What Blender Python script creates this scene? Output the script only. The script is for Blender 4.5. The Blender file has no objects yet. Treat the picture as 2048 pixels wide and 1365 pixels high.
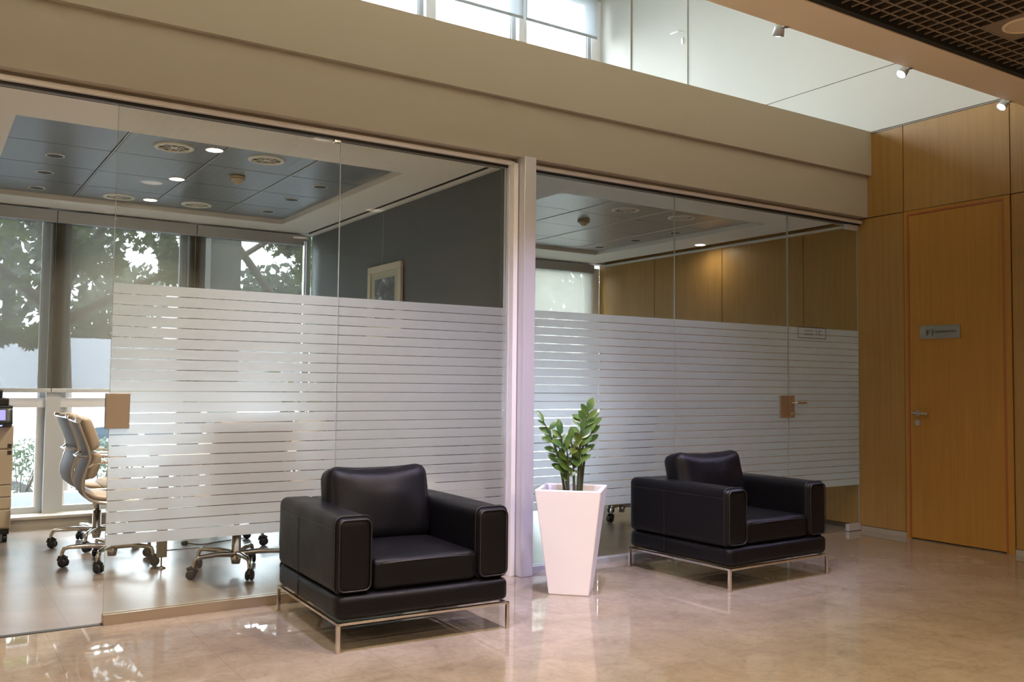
import bpy, bmesh, math, random
from mathutils import Vector, Matrix

C = bpy.context.scene
COL = C.collection
R = math.radians

# ------------------------------------------------------------------ camera
cam_d = bpy.data.cameras.new('camera')
cam = bpy.data.objects.new('camera', cam_d)
COL.objects.link(cam)
_r = (0.83671167, -0.54754163, 0.01057088)
_u = (-0.03499782, -0.03419807, 0.9988021)
_b = (-0.54652423, -0.83607934, -0.04777669)
cam.matrix_world = Matrix(((_r[0], _u[0], _b[0], -6.84263), (_r[1], _u[1], _b[1], -4.96014),
                           (_r[2], _u[2], _b[2], 1.22), (0, 0, 0, 1)))
cam_d.sensor_width = 36.0
cam_d.lens = 1817.965 / 2048 * 36.0
cam_d.clip_start = 0.05
cam_d.clip_end = 300
C.camera = cam

# ------------------------------------------------------------------ view, world, lights
C.view_settings.view_transform = 'Standard'
C.view_settings.look = 'None'
C.view_settings.gamma = 1.0
C.view_settings.use_curve_mapping = False
C.view_settings.exposure = 0.5
C.cycles.use_denoising = True
C.cycles.max_bounces = 14
C.cycles.diffuse_bounces = 6
C.cycles.glossy_bounces = 6
C.cycles.transmission_bounces = 10
C.cycles.transparent_max_bounces = 24
C.cycles.sample_clamp_indirect = 6.0
C.cycles.blur_glossy = 0.5

SKY = 13.0
world = bpy.data.worlds.new('overcast_sky')
C.world = world
world.use_nodes = True
wn = world.node_tree
bg = wn.nodes['Background']
tc = wn.nodes.new('ShaderNodeTexCoord')
sp = wn.nodes.new('ShaderNodeSeparateXYZ')
cr = wn.nodes.new('ShaderNodeValToRGB')
wn.links.new(tc.outputs['Generated'], sp.inputs[0])
wn.links.new(sp.outputs['Z'], cr.inputs[0])
wn.links.new(cr.outputs[0], bg.inputs[0])
cr.color_ramp.elements[0].position = 0.0
cr.color_ramp.elements[0].color = (0.90, 0.96, 1.0, 1)
cr.color_ramp.elements[1].position = 0.7
cr.color_ramp.elements[1].color = (0.72, 0.85, 1.0, 1)
bg.inputs[1].default_value = SKY


def area_light(name, loc, target, size, power, color, shape='DISK', size_y=None, spread=180):
    d = bpy.data.lights.new(name, 'AREA')
    d.shape = shape
    d.size = size
    if size_y:
        d.size_y = size_y
    d.energy = power
    d.color = color
    d.spread = R(spread)
    o = bpy.data.objects.new(name, d)
    COL.objects.link(o)
    o.location = loc
    o.rotation_euler = (Vector(target) - Vector(loc)).to_track_quat('-Z', 'Y').to_euler()
    return o


def portal(name, loc, target, sx, sy):
    o = area_light(name, loc, target, sx, 1, (1, 1, 1), 'RECTANGLE', sy)
    o.data.cycles.is_portal = True
    return o


portal('window_portal', (-5.35, 3.75, 1.4), (-5.35, 0, 1.4), 4.4, 2.7)
portal('window_portal', (-1.75, 3.75, 1.4), (-1.75, 0, 1.4), 3.5, 2.7)
portal('window_portal', (-5.3, 3.75, 4.7), (-5.3, 0, 4.7), 10.4, 2.6)

WARM = (1.0, 0.80, 0.56)
# added warm fill lamps, out of view in the lobby ceiling (housings further down)
FILL_LAMPS = [(-4.12, -2.26), (-6.70, -2.26), (-9.28, -2.26), (-2.40, -5.0), (-5.0, -5.0), (-7.6, -5.0), (-9.9, -5.0),
               (-2.40, -7.6), (-5.0, -7.6), (-8.4, -7.6)]
FILL_POWER = 42.0
for _x, _y in FILL_LAMPS:
    area_light('lobby_fill_light', (_x, _y, 3.325), (_x, _y, 0), 0.2, FILL_POWER * (0.5 if _x > -3 else 1.0), WARM, spread=150)
# cool adjustable spots along the bulkhead
SPOTS = [(-7.5, -6.9, 0), (-6.3, -5.4, 0), (-5.1, -4.5, 0), (-3.9, -3.7, 0)]
COOLP = (0.64, 0.60, 1.0)

# ------------------------------------------------------------------ materials


M = {}


def BS(m):
    return m.node_tree.nodes['Principled BSDF']


def mat(name, color=(0.8, 0.8, 0.8), rough=0.5, metal=0.0, spec=0.5, coat=0.0, emit=None, estr=0.0):
    m = bpy.data.materials.new(name)
    m.use_nodes = True
    b = m.node_tree.nodes['Principled BSDF']
    b.inputs['Base Color'].default_value = (*color, 1)
    b.inputs['Roughness'].default_value = rough
    b.inputs['Metallic'].default_value = metal
    b.inputs['Specular IOR Level'].default_value = spec
    b.inputs['Coat Weight'].default_value = coat
    if emit:
        b.inputs['Emission Color'].default_value = (*emit, 1)
        b.inputs['Emission Strength'].default_value = estr
    return m


def N(m, t, **kw):
    n = m.node_tree.nodes.new(t)
    for k, v in kw.items():
        if k in n.inputs.keys() if hasattr(n.inputs, 'keys') else False:
            n.inputs[k].default_value = v
        else:
            setattr(n, k, v)
    return n


def L(m, a, b):
    m.node_tree.links.new(a, b)


def coords(m, scale=(1, 1, 1), loc=(0, 0, 0), rot=(0, 0, 0), kind='Object'):
    t = N(m, 'ShaderNodeTexCoord')
    mp = N(m, 'ShaderNodeMapping')
    mp.inputs['Scale'].default_value = scale
    mp.inputs['Location'].default_value = loc
    mp.inputs['Rotation'].default_value = rot
    L(m, t.outputs[kind], mp.inputs[0])
    return mp.outputs[0]


def noise(m, vec, scale=5, detail=4, rough=0.5, dist=0.0):
    n = N(m, 'ShaderNodeTexNoise')
    n.inputs['Scale'].default_value = scale
    n.inputs['Detail'].default_value = detail
    n.inputs['Roughness'].default_value = rough
    n.inputs['Distortion'].default_value = dist
    L(m, vec, n.inputs['Vector'])
    return n.outputs['Fac']


def ramp(m, fac, stops):
    r = N(m, 'ShaderNodeValToRGB')
    e = r.color_ramp.elements
    while len(e) < len(stops):
        e.new(0.5)
    for i, (p, c) in enumerate(stops):
        e[i].position = p
        e[i].color = (*c, 1) if len(c) == 3 else c
    L(m, fac, r.inputs[0])
    return r.outputs[0]


def mixc(m, fac, a, b, mode='MIX'):
    x = N(m, 'ShaderNodeMix')
    x.data_type = 'RGBA'
    x.blend_type = mode
    for s, v in ((x.inputs['Factor'], fac), (x.inputs['A'], a), (x.inputs['B'], b)):
        if isinstance(v, (int, float)):
            s.default_value = v
        elif isinstance(v, tuple):
            s.default_value = (*v, 1)
        else:
            L(m, v, s)
    return x.outputs['Result']


def bump(m, h, strength=0.2, dist=0.01):
    b = N(m, 'ShaderNodeBump')
    b.inputs['Strength'].default_value = strength
    b.inputs['Distance'].default_value = dist
    L(m, h, b.inputs['Height'])
    bs = m.node_tree.nodes['Principled BSDF']
    L(m, b.outputs[0], bs.inputs['Normal'])




def tile_mask(m, size, ox, oy, width):
    """1 on joint lines of a square grid in world XY, else 0"""
    t = N(m, 'ShaderNodeTexCoord')
    s = N(m, 'ShaderNodeSeparateXYZ')
    L(m, t.outputs['Object'], s.inputs[0])
    outs = []
    for i, off in ((0, ox), (1, oy)):
        a = N(m, 'ShaderNodeMath', operation='SUBTRACT')
        L(m, s.outputs[i], a.inputs[0])
        a.inputs[1].default_value = off
        d = N(m, 'ShaderNodeMath', operation='DIVIDE')
        L(m, a.outputs[0], d.inputs[0])
        d.inputs[1].default_value = size
        p = N(m, 'ShaderNodeMath', operation='PINGPONG')
        L(m, d.outputs[0], p.inputs[0])
        p.inputs[1].default_value = 0.5
        c = N(m, 'ShaderNodeMath', operation='LESS_THAN')
        L(m, p.outputs[0], c.inputs[0])
        c.inputs[1].default_value = width / size / 2
        outs.append(c.outputs[0])
    mx = N(m, 'ShaderNodeMath', operation='MAXIMUM')
    L(m, outs[0], mx.inputs[0])
    L(m, outs[1], mx.inputs[1])
    return mx.outputs[0]



# polished marble of the lobby
m = M['marble'] = mat('polished_beige_marble', rough=0.07, spec=0.9)
BS(m).inputs['IOR'].default_value = 1.6
v = coords(m)
n1 = noise(m, v, 2.2, 8, 0.65, 0.8)
n2 = noise(m, v, 14, 6, 0.7, 1.5)
c1 = ramp(m, n1, [(0.3, (0.25, 0.205, 0.150)), (0.5, (0.315, 0.262, 0.198)), (0.72, (0.38, 0.322, 0.25))])
c2 = ramp(m, n2, [(0.35, (0.76, 0.72, 0.68)), (0.55, (1, 1, 1)), (0.72, (1.1, 1.08, 1.05))])
cc = mixc(m, 0.5, c1, c2, 'MULTIPLY')
vv = N(m, 'ShaderNodeTexVoronoi')
vv.feature = 'DISTANCE_TO_EDGE'
vv.inputs['Scale'].default_value = 3.1
nd = N(m, 'ShaderNodeTexNoise')
nd.inputs['Scale'].default_value = 3
L(m, v, nd.inputs['Vector'])
va = N(m, 'ShaderNodeVectorMath', operation='ADD')
L(m, v, va.inputs[0])
L(m, nd.outputs['Color'], va.inputs[1])
L(m, va.outputs[0], vv.inputs['Vector'])
vein = ramp(m, vv.outputs['Distance'], [(0.0, (0.80, 0.74, 0.68)), (0.03, (1, 1, 1))])
cc = mixc(m, 0.3, cc, vein, 'MULTIPLY')
tm = tile_mask(m, 0.60, -6.28, -0.785, 0.0022)
cc = mixc(m, tm, cc, (0.22, 0.17, 0.125))
L(m, cc, BS(m).inputs['Base Color'])
rr = ramp(m, n2, [(0.3, (0.035,) * 3), (0.7, (0.015,) * 3)])
L(m, rr, BS(m).inputs['Roughness'])

m = M['roomfloor'] = mat('brown_stone_tile', rough=0.30, spec=0.9)
BS(m).inputs['IOR'].default_value = 1.62
v = coords(m)
n1 = noise(m, v, 3, 6, 0.6, 0.4)
c1 = ramp(m, n1, [(0.3, (0.18, 0.142, 0.115)), (0.7, (0.245, 0.20, 0.165))])
tm = tile_mask(m, 0.59, -6.17, -0.05, 0.003)
L(m, mixc(m, tm, c1, (0.10, 0.08, 0.065)), BS(m).inputs['Base Color'])

m = M['wood'] = mat('oak_veneer', rough=0.42, spec=0.25)
v = coords(m, scale=(14, 14, 0.5))
n1 = noise(m, v, 2.0, 6, 0.6, 0.3)
v2 = coords(m, scale=(90, 90, 1.2))
n2 = noise(m, v2, 2.0, 3, 0.6)
c1 = ramp(m, n1, [(0.3, (0.285, 0.158, 0.045)), (0.7, (0.345, 0.198, 0.060))])
c2 = ramp(m, n2, [(0.35, (0.80, 0.78, 0.74)), (0.65, (1.05, 1.05, 1.05))])
L(m, mixc(m, 0.35, c1, c2, 'MULTIPLY'), BS(m).inputs['Base Color'])
m = M['wood_door'] = mat('oak_veneer_door', rough=0.42, spec=0.25)
v = coords(m, scale=(14, 14, 0.5), loc=(3, 3, 1))
n1 = noise(m, v, 2.4, 6, 0.6, 0.3)
c1 = ramp(m, n1, [(0.3, (0.33, 0.160, 0.030)), (0.7, (0.385, 0.192, 0.040))])
v2 = coords(m, scale=(90, 90, 1.2))
n2 = noise(m, v2, 2.0, 3, 0.6)
c2 = ramp(m, n2, [(0.35, (0.82, 0.80, 0.76)), (0.65, (1.05, 1.05, 1.05))])
L(m, mixc(m, 0.35, c1, c2, 'MULTIPLY'), BS(m).inputs['Base Color'])
M['jamb'] = mat('red_brown_jamb', (0.30, 0.095, 0.022), 0.4)
M['groove'] = mat('dark_groove', (0.05, 0.025, 0.01), 0.8)
m = M['beam'] = mat('beige_beam_paint', (0.385, 0.342, 0.285), 0.75)
v = coords(m)
bump(m, noise(m, v, 220, 2), 0.12, 0.002)
M['white_wall'] = mat('white_wall_paint', (0.455, 0.435, 0.385), 0.7)
M['soffit'] = mat('tan_soffit_paint', (0.84, 0.68, 0.46), 0.7)
M['white_ceiling'] = mat('white_ceiling_paint', (0.70, 0.68, 0.62), 0.7)
M['grey_wall'] = mat('slate_grey_wall_paint', (0.085, 0.095, 0.093), 0.6)
M['lilac'] = mat('satin_aluminium_frame', (0.60, 0.58, 0.62), 0.32, 0.35)
M['frame_white'] = mat('white_frame_metal', (0.78, 0.75, 0.74), 0.35, 0.1)
M['metaltile'] = mat('blue_grey_metal_tile', (0.175, 0.195, 0.205), 0.32, 0.3)
M['metaltile_lit'] = mat('lit_grey_metal_tile', (0.34, 0.35, 0.34), 0.32, 0.3)  # same tile, lightened to carry the right room's brighter light
M['tilegap'] = mat('tile_gap', (0.015, 0.02, 0.025), 0.8)
M['black'] = mat('black_plastic', (0.012, 0.012, 0.013), 0.4)
M['darkhole'] = mat('dark_lamp_recess', (0.02, 0.018, 0.015), 0.6)
M['alu'] = mat('polished_aluminium', (0.62, 0.57, 0.50), 0.16, 1.0)
M['chrome'] = mat('chrome', (0.75, 0.70, 0.62), 0.10, 1.0)
M['champagne'] = mat('brushed_steel_base', (0.46, 0.375, 0.275), 0.3, 0.75)
M['winframe'] = mat('grey_window_frame', (0.42, 0.43, 0.44), 0.45, 0.3)
M['stone'] = mat('grey_stone_sill', (0.32, 0.29, 0.25), 0.5)
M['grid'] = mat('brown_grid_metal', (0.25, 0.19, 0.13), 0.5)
M['gridshade'] = mat('shaded_brown_blade', (0.055, 0.042, 0.028), 0.7)  # blade sides coloured dark for the shade inside the cells
M['plenum'] = mat('dark_plenum', (0.035, 0.030, 0.022), 0.9)
M['darkedge'] = mat('dark_grid_edge', (0.020, 0.020, 0.016), 0.8)
M['pot'] = mat('white_glossy_planter', (0.86, 0.82, 0.83), 0.38)
M['soil'] = mat('potting_soil', (0.03, 0.02, 0.014), 0.95)
M['bronzewhite'] = mat('cream_plastic', (0.48, 0.40, 0.26), 0.5)
M['vent'] = mat('cream_vent_metal', (0.66, 0.66, 0.58), 0.45)
M['ventdark'] = mat('olive_vent_inside', (0.055, 0.06, 0.045), 0.7)
M['printer'] = mat('beige_printer_plastic', (0.42, 0.34, 0.25), 0.5)
M['plaster_ext'] = mat('pale_render', (0.62, 0.64, 0.68), 0.8)
M['pillar_ext'] = mat('grey_concrete', (0.30, 0.29, 0.26), 0.85)
M['asphalt'] = mat('pale_pavement', (0.16, 0.16, 0.16), 0.9)
M['car'] = mat('white_car_paint', (0.80, 0.81, 0.83), 0.2, 0.0, coat=0.6)
M['carglass'] = mat('tinted_car_glass', (0.030, 0.040, 0.048), 0.2, spec=0.15)
M['bark'] = mat('brown_bark', (0.13, 0.10, 0.075), 0.9)
M['steelsign'] = mat('brushed_steel_sign', (0.46, 0.46, 0.40), 0.26, 0.85)
M['ink'] = mat('dark_grey_lettering', (0.03, 0.03, 0.03), 0.5)
M['navy'] = mat('navy_lettering', (0.02, 0.02, 0.08), 0.5)
M['softgrey'] = mat('grey_lettering', (0.16, 0.14, 0.13), 0.5)
M['lampfill'] = mat('lit_fill_lamp_lens', (1, 1, 1), 0.4, emit=(1.0, 0.86, 0.66), estr=2.5)  # glowing lens of the added lobby fill lamps
M['lampon'] = mat('lit_lamp_lens', (1, 1, 1), 0.4, emit=(1.0, 0.93, 0.80), estr=14)
M['spoton'] = mat('lit_spot_lens', (1, 1, 1), 0.4, emit=(0.86, 0.84, 1.0), estr=14)
M['lampoff'] = mat('opal_lamp_glass', (0.70, 0.52, 0.34), 0.4)
M['screen_blue'] = mat('lit_blue_display', (0.1, 0.1, 0.3), 0.3, emit=(0.35, 0.32, 0.75), estr=0.8)
M['blueled'] = mat('blue_led', (0.1, 0.1, 0.9), 0.3, emit=(0.2, 0.25, 1.0), estr=4)
M['tabletop'] = mat('pale_laminate', (0.60, 0.60, 0.62), 0.3)
M['tableleg'] = mat('taupe_metal_leg', (0.22, 0.19, 0.14), 0.4, 0.4)
M['cable'] = mat('dark_cable', (0.05, 0.03, 0.03), 0.6)
M['cream_frame'] = mat('cream_picture_frame', (0.52, 0.48, 0.36), 0.5)
M['matboard'] = mat('grey_green_mat_board', (0.42, 0.43, 0.34), 0.7)

m = M['leather'] = mat('black_leather', (0.0042, 0.0038, 0.0048), 0.36, spec=0.21)
v = coords(m)
vo = N(m, 'ShaderNodeTexVoronoi')
vo.inputs['Scale'].default_value = 320
L(m, v, vo.inputs['Vector'])
n1 = noise(m, v, 7, 4, 0.6, 0.4)
ad = N(m, 'ShaderNodeMath', operation='MULTIPLY_ADD')
L(m, n1, ad.inputs[0])
ad.inputs[1].default_value = 0.8
L(m, vo.outputs['Distance'], ad.inputs[2])
bump(m, ad.outputs[0], 0.22, 0.004)
L(m, ramp(m, n1, [(0.3, (0.32,) * 3), (0.7, (0.42,) * 3)]), BS(m).inputs['Roughness'])
m = M['piping'] = mat('black_leather_piping', (0.010, 0.009, 0.009), 0.4)
m = M['pad'] = mat('taupe_leather_pad', (0.30, 0.235, 0.17), 0.5)
bump(m, noise(m, coords(m), 18, 4), 0.2, 0.01)
M['sling'] = mat('brown_leather_sling', (0.10, 0.066, 0.04), 0.55)

m = M['leaf'] = mat('waxy_green_leaf', rough=0.3, spec=0.6)
v = coords(m)
c1 = ramp(m, noise(m, v, 9, 2), [(0.35, (0.035, 0.10, 0.028)), (0.6, (0.11, 0.19, 0.035)), (0.72, (0.27, 0.30, 0.06))])
L(m, c1, BS(m).inputs['Base Color'])
BS(m).inputs['Transmission Weight'].default_value = 0.0
m = M['stem'] = mat('dark_green_stem', (0.055, 0.07, 0.03), 0.5)


def leafy(name, ca, cb):
    m = bpy.data.materials.new(name)
    m.use_nodes = True
    nt = m.node_tree
    nt.nodes.remove(nt.nodes['Principled BSDF'])
    d = N(m, 'ShaderNodeBsdfDiffuse')
    t = N(m, 'ShaderNodeBsdfTranslucent')
    mx = N(m, 'ShaderNodeMixShader')
    mx.inputs[0].default_value = 0.4
    col = ramp(m, noise(m, coords(m), 2.5, 3), [(0.35, ca), (0.65, cb)])
    L(m, col, d.inputs[0])
    L(m, col, t.inputs[0])
    L(m, d.outputs[0], mx.inputs[1])
    L(m, t.outputs[0], mx.inputs[2])
    L(m, mx.outputs[0], nt.nodes['Material Output'].inputs[0])
    return m


M['treeleaf'] = leafy('plane_tree_leaf', (0.07, 0.11, 0.03), (0.16, 0.20, 0.07))
M['farleaf'] = leafy('grey_green_far_leaf', (0.13, 0.15, 0.11), (0.22, 0.25, 0.19))
M['hedgeleaf'] = leafy('pale_hedge_leaf', (0.10, 0.13, 0.08), (0.22, 0.23, 0.18))


def glassy(name, tint=(0.975, 0.98, 0.965), f0=0.04):
    """clear pane: transparent with an angle dependent mirror reflection (works from both sides)"""
    m = bpy.data.materials.new(name)
    m.use_nodes = True
    nt = m.node_tree
    nt.nodes.remove(nt.nodes['Principled BSDF'])
    tr = N(m, 'ShaderNodeBsdfTransparent')
    tr.inputs[0].default_value = (*tint, 1)
    gl = N(m, 'ShaderNodeBsdfGlossy')
    gl.inputs['Roughness'].default_value = 0.0
    g = N(m, 'ShaderNodeNewGeometry')
    dt = N(m, 'ShaderNodeVectorMath', operation='DOT_PRODUCT')
    L(m, g.outputs['Incoming'], dt.inputs[0])
    L(m, g.outputs['Normal'], dt.inputs[1])
    ab = N(m, 'ShaderNodeMath', operation='ABSOLUTE')
    L(m, dt.outputs['Value'], ab.inputs[0])
    om = N(m, 'ShaderNodeMath', operation='SUBTRACT')
    om.inputs[0].default_value = 1
    L(m, ab.outputs[0], om.inputs[1])
    pw = N(m, 'ShaderNodeMath', operation='POWER')
    L(m, om.outputs[0], pw.inputs[0])
    pw.inputs[1].default_value = 5
    ma = N(m, 'ShaderNodeMath', operation='MULTIPLY_ADD')
    L(m, pw.outputs[0], ma.inputs[0])
    ma.inputs[1].default_value = 1 - f0
    ma.inputs[2].default_value = f0
    mx = N(m, 'ShaderNodeMixShader')
    L(m, ma.outputs[0], mx.inputs[0])
    L(m, tr.outputs[0], mx.inputs[1])
    L(m, gl.outputs[0], mx.inputs[2])
    L(m, mx.outputs[0], nt.nodes['Material Output'].inputs[0])
    return m


M['glass'] = glassy('clear_partition_glass')
M['winglass'] = glassy('window_glass', (0.96, 0.98, 0.98))
M['glassedge'] = mat('pale_glass_edge', (0.36, 0.39, 0.34), 0.25)


def frosted():
    m = bpy.data.materials.new('frosted_film')
    m.use_nodes = True
    nt = m.node_tree
    nt.nodes.remove(nt.nodes['Principled BSDF'])
    rf = N(m, 'ShaderNodeBsdfRefraction')
    rf.inputs['Roughness'].default_value = 0.55
    rf.inputs['IOR'].default_value = 1.25
    rf.inputs['Color'].default_value = (0.96, 0.97, 0.98, 1)
    tl = N(m, 'ShaderNodeBsdfTranslucent')
    tl.inputs[0].default_value = (0.88, 0.90, 0.90, 1)
    df = N(m, 'ShaderNodeBsdfDiffuse')
    df.inputs[0].default_value = (0.77, 0.78, 0.79, 1)
    a = N(m, 'ShaderNodeMixShader')
    a.inputs[0].default_value = 0.28
    L(m, tl.outputs[0], a.inputs[1])
    L(m, df.outputs[0], a.inputs[2])
    b = N(m, 'ShaderNodeMixShader')
    b.inputs[0].default_value = 0.42
    L(m, rf.outputs[0], b.inputs[1])
    L(m, a.outputs[0], b.inputs[2])
    L(m, b.outputs[0], nt.nodes['Material Output'].inputs[0])
    return m


M['film'] = frosted()


def screen_fabric(name, open_, col):
    m = bpy.data.materials.new(name)
    m.use_nodes = True
    nt = m.node_tree
    nt.nodes.remove(nt.nodes['Principled BSDF'])
    tr = N(m, 'ShaderNodeBsdfTransparent')
    tl = N(m, 'ShaderNodeBsdfTranslucent')
    tl.inputs[0].default_value = (*col, 1)
    df = N(m, 'ShaderNodeBsdfDiffuse')
    df.inputs[0].default_value = (*col, 1)
    a = N(m, 'ShaderNodeMixShader')
    a.inputs[0].default_value = 0.6
    L(m, tl.outputs[0], a.inputs[1])
    L(m, df.outputs[0], a.inputs[2])
    b = N(m, 'ShaderNodeMixShader')
    b.inputs[0].default_value = 1 - open_
    L(m, tr.outputs[0], b.inputs[1])
    L(m, a.outputs[0], b.inputs[2])
    L(m, b.outputs[0], nt.nodes['Material Output'].inputs[0])
    return m


M['blind'] = screen_fabric('grey_screen_fabric', 0.33, (0.15, 0.14, 0.115))
M['blind_pale'] = screen_fabric('pale_screen_fabric', 0.24, (0.62, 0.60, 0.53))
M['blind_upper'] = screen_fabric('white_screen_fabric', 0.24, (0.55, 0.57, 0.59))

m = M['photo'] = mat('dark_abstract_print', rough=0.25)
v = coords(m, kind='Generated', scale=(1, 1, 1))
n1 = noise(m, v, 3.1, 4, 0.6, 0.7)
L(m, ramp(m, n1, [(0.42, (0.035, 0.04, 0.035)), (0.56, (0.07, 0.06, 0.05)), (0.64, (0.30, 0.36, 0.42))]), BS(m).inputs['Base Color'])

# ------------------------------------------------------------------ mesh helpers


class MB:
    def __init__(self):
        self.v, self.f, self.mi, self.sm, self.mats = [], [], [], [], []

    def _m(self, material):
        if material not in self.mats:
            self.mats.append(material)
        return self.mats.index(material)

    def add(self, vs, fs, material='', smooth=False, mtx=None):
        b = len(self.v)
        for p in vs:
            p = Vector(p)
            if mtx is not None:
                p = mtx @ p
            self.v.append(tuple(p))
        k = self._m(material)
        for f in fs:
            self.f.append(tuple(b + i for i in f))
            self.mi.append(k)
            self.sm.append(smooth)
        return self

    def box(self, x0, x1, y0, y1, z0, z1, material='', mtx=None):
        vs = [(x, y, z) for z in (z0, z1) for y in (y0, y1) for x in (x0, x1)]
        fs = [(0, 2, 3, 1), (4, 5, 7, 6), (0, 1, 5, 4), (2, 6, 7, 3), (0, 4, 6, 2), (1, 3, 7, 5)]
        return self.add(vs, fs, material, False, mtx)

    def tube(self, pts, rad, material='', n=10, caps=True, mtx=None, ry=None):
        pts = [Vector(p) for p in pts]
        if not isinstance(rad, (list, tuple)):
            rad = [rad] * len(pts)
        vs, fs = [], []
        up = None
        for i, p in enumerate(pts):
            if i == 0:
                d = pts[1] - p
            elif i == len(pts) - 1:
                d = p - pts[i - 1]
            else:
                d = (pts[i + 1] - p).normalized() + (p - pts[i - 1]).normalized()
            d.normalize()
            if up is None:
                up = Vector((0, 0, 1)) if abs(d.z) < 0.9 else Vector((1, 0, 0))
            s = d.cross(up)
            if s.length < 1e-5:
                s = d.orthogonal()
            s.normalize()
            t = s.cross(d).normalized()
            up = t
            for k in range(n):
                a = 2 * math.pi * k / n
                vs.append(p + s * (math.cos(a) * rad[i]) + t * (math.sin(a) * rad[i] * (ry or 1)))
        for i in range(len(pts) - 1):
            for k in range(n):
                k2 = (k + 1) % n
                fs.append((i * n + k, i * n + k2, (i + 1) * n + k2, (i + 1) * n + k))
        self.add(vs, fs, material, True, mtx)
        if caps:
            self.add(vs[:n], [tuple(range(n))[::-1]], material, False, mtx)
            self.add(vs[-n:], [tuple(range(n))], material, False, mtx)
        return self

    def lathe(self, prof, material='', n=32, mtx=None, smooth=True):
        vs, fs = [], []
        for r, z in prof:
            for k in range(n):
                a = 2 * math.pi * k / n
                vs.append((r * math.cos(a), r * math.sin(a), z))
        for i in range(len(prof) - 1):
            for k in range(n):
                k2 = (k + 1) % n
                fs.append((i * n + k, i * n + k2, (i + 1) * n + k2, (i + 1) * n + k))
        return self.add(vs, fs, material, smooth, mtx)

    def cyl(self, c, r, h, axis='Z', material='', n=24):
        mt = Matrix.Translation(c)
        if axis == 'X':
            mt = mt @ Matrix.Rotation(R(90), 4, 'Y')
        if axis == 'Y':
            mt = mt @ Matrix.Rotation(R(-90), 4, 'X')
        return self.lathe([(0, -h / 2), (r, -h / 2), (r, h / 2), (0, h / 2)], material, n, mt, False)

    def soft(self, sx, sy, sz, r, c=(0, 0, 0), n=14, bulge=(0, 0, 0), mtx=None, material='', dent=None):
        """rounded cushion box with bulged faces"""
        hx, hy, hz = sx / 2, sy / 2, sz / 2
        idx, vs, fs = {}, [], []

        def warp(t):
            return t * (1.5 - 0.5 * t * t) if False else math.sin(t * math.pi / 2) * 0.35 + t * 0.65

        def vert(i, j, k):
            key = (i, j, k)
            if key in idx:
                return idx[key]
            u, w, q = (warp(2 * a / n - 1) for a in key)
            p = Vector((u * hx, w * hy, q * hz))
            inner = Vector((max(-hx + r, min(hx - r, p.x)), max(-hy + r, min(hy - r, p.y)), max(-hz + r, min(hz - r, p.z))))
            d = p - inner
            if d.length > 1e-9:
                p = inner + d.normalized() * r
            bx = bulge[0] * (1 - w * w) * (1 - q * q)
            by = bulge[1] * (1 - u * u) * (1 - q * q)
            bz = bulge[2] * (1 - u * u) * (1 - w * w)
            p += Vector((u * bx, w * by, q * bz))
            if dent:
                p += Vector(dent(u, w, q))
            idx[key] = len(vs)
            vs.append(p + Vector(c))
            return idx[key]

        for a in range(n):
            for b in range(n):
                fs.append((vert(a, b, 0), vert(a, b + 1, 0), vert(a + 1, b + 1, 0), vert(a + 1, b, 0)))
                fs.append((vert(a, b, n), vert(a + 1, b, n), vert(a + 1, b + 1, n), vert(a, b + 1, n)))
                fs.append((vert(a, 0, b), vert(a + 1, 0, b), vert(a + 1, 0, b + 1), vert(a, 0, b + 1)))
                fs.append((vert(a, n, b), vert(a, n, b + 1), vert(a + 1, n, b + 1), vert(a + 1, n, b)))
                fs.append((vert(0, a, b), vert(0, a, b + 1), vert(0, a + 1, b + 1), vert(0, a + 1, b)))
                fs.append((vert(n, a, b), vert(n, a + 1, b), vert(n, a + 1, b + 1), vert(n, a, b + 1)))
        return self.add(vs, fs, material, True, mtx)

    def build(self, name, material=None, parent=None, bevel=0.0, loc=None, rotz=None):
        me = bpy.data.meshes.new(name)
        me.from_pydata(self.v, [], self.f)
        for k in self.mats:
            me.materials.append(M[k] if k else M[material])
        me.polygons.foreach_set('material_index', self.mi)
        me.polygons.foreach_set('use_smooth', self.sm)
        me.update()
        o = bpy.data.objects.new(name, me)
        COL.objects.link(o)
        if parent is not None:
            o.parent = parent
        if loc is not None:
            o.location = loc
        if rotz is not None:
            o.rotation_euler = (0, 0, rotz)
        if bevel:
            b = o.modifiers.new('bevel', 'BEVEL')
            b.width = bevel
            b.segments = 2
            b.limit_method = 'ANGLE'
        return o


def bx(x0, x1, y0, y1, z0, z1):
    return MB().box(x0, x1, y0, y1, z0, z1)


def empty(name, loc=(0, 0, 0), rotz=0.0):
    o = bpy.data.objects.new(name, None)
    o.empty_display_size = 0.1
    COL.objects.link(o)
    o.location = loc
    o.rotation_euler = (0, 0, rotz)
    return o


def tag(o, label, cat, group=None, kind=None):
    if label:
        o['label'] = label
    if cat:
        o['category'] = cat
    if group:
        o['group'] = group
    if kind:
        o['kind'] = kind
    return o


def struct(o, label=None):
    o['kind'] = 'structure'
    if label:
        o['label'] = label
    return o


def copy_tree(o, parent=None):
    c = o.copy()
    COL.objects.link(c)
    c.parent = parent
    for ch in [x for x in COL.objects if x.parent == o]:
        copy_tree(ch, c)
    return c


# ------------------------------------------------------------------ room shell
XL = -10.6      # left end of the hall
WB = 3.6        # window wall
GT = 2.64       # top of the glazing
TOP = 6.0

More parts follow.
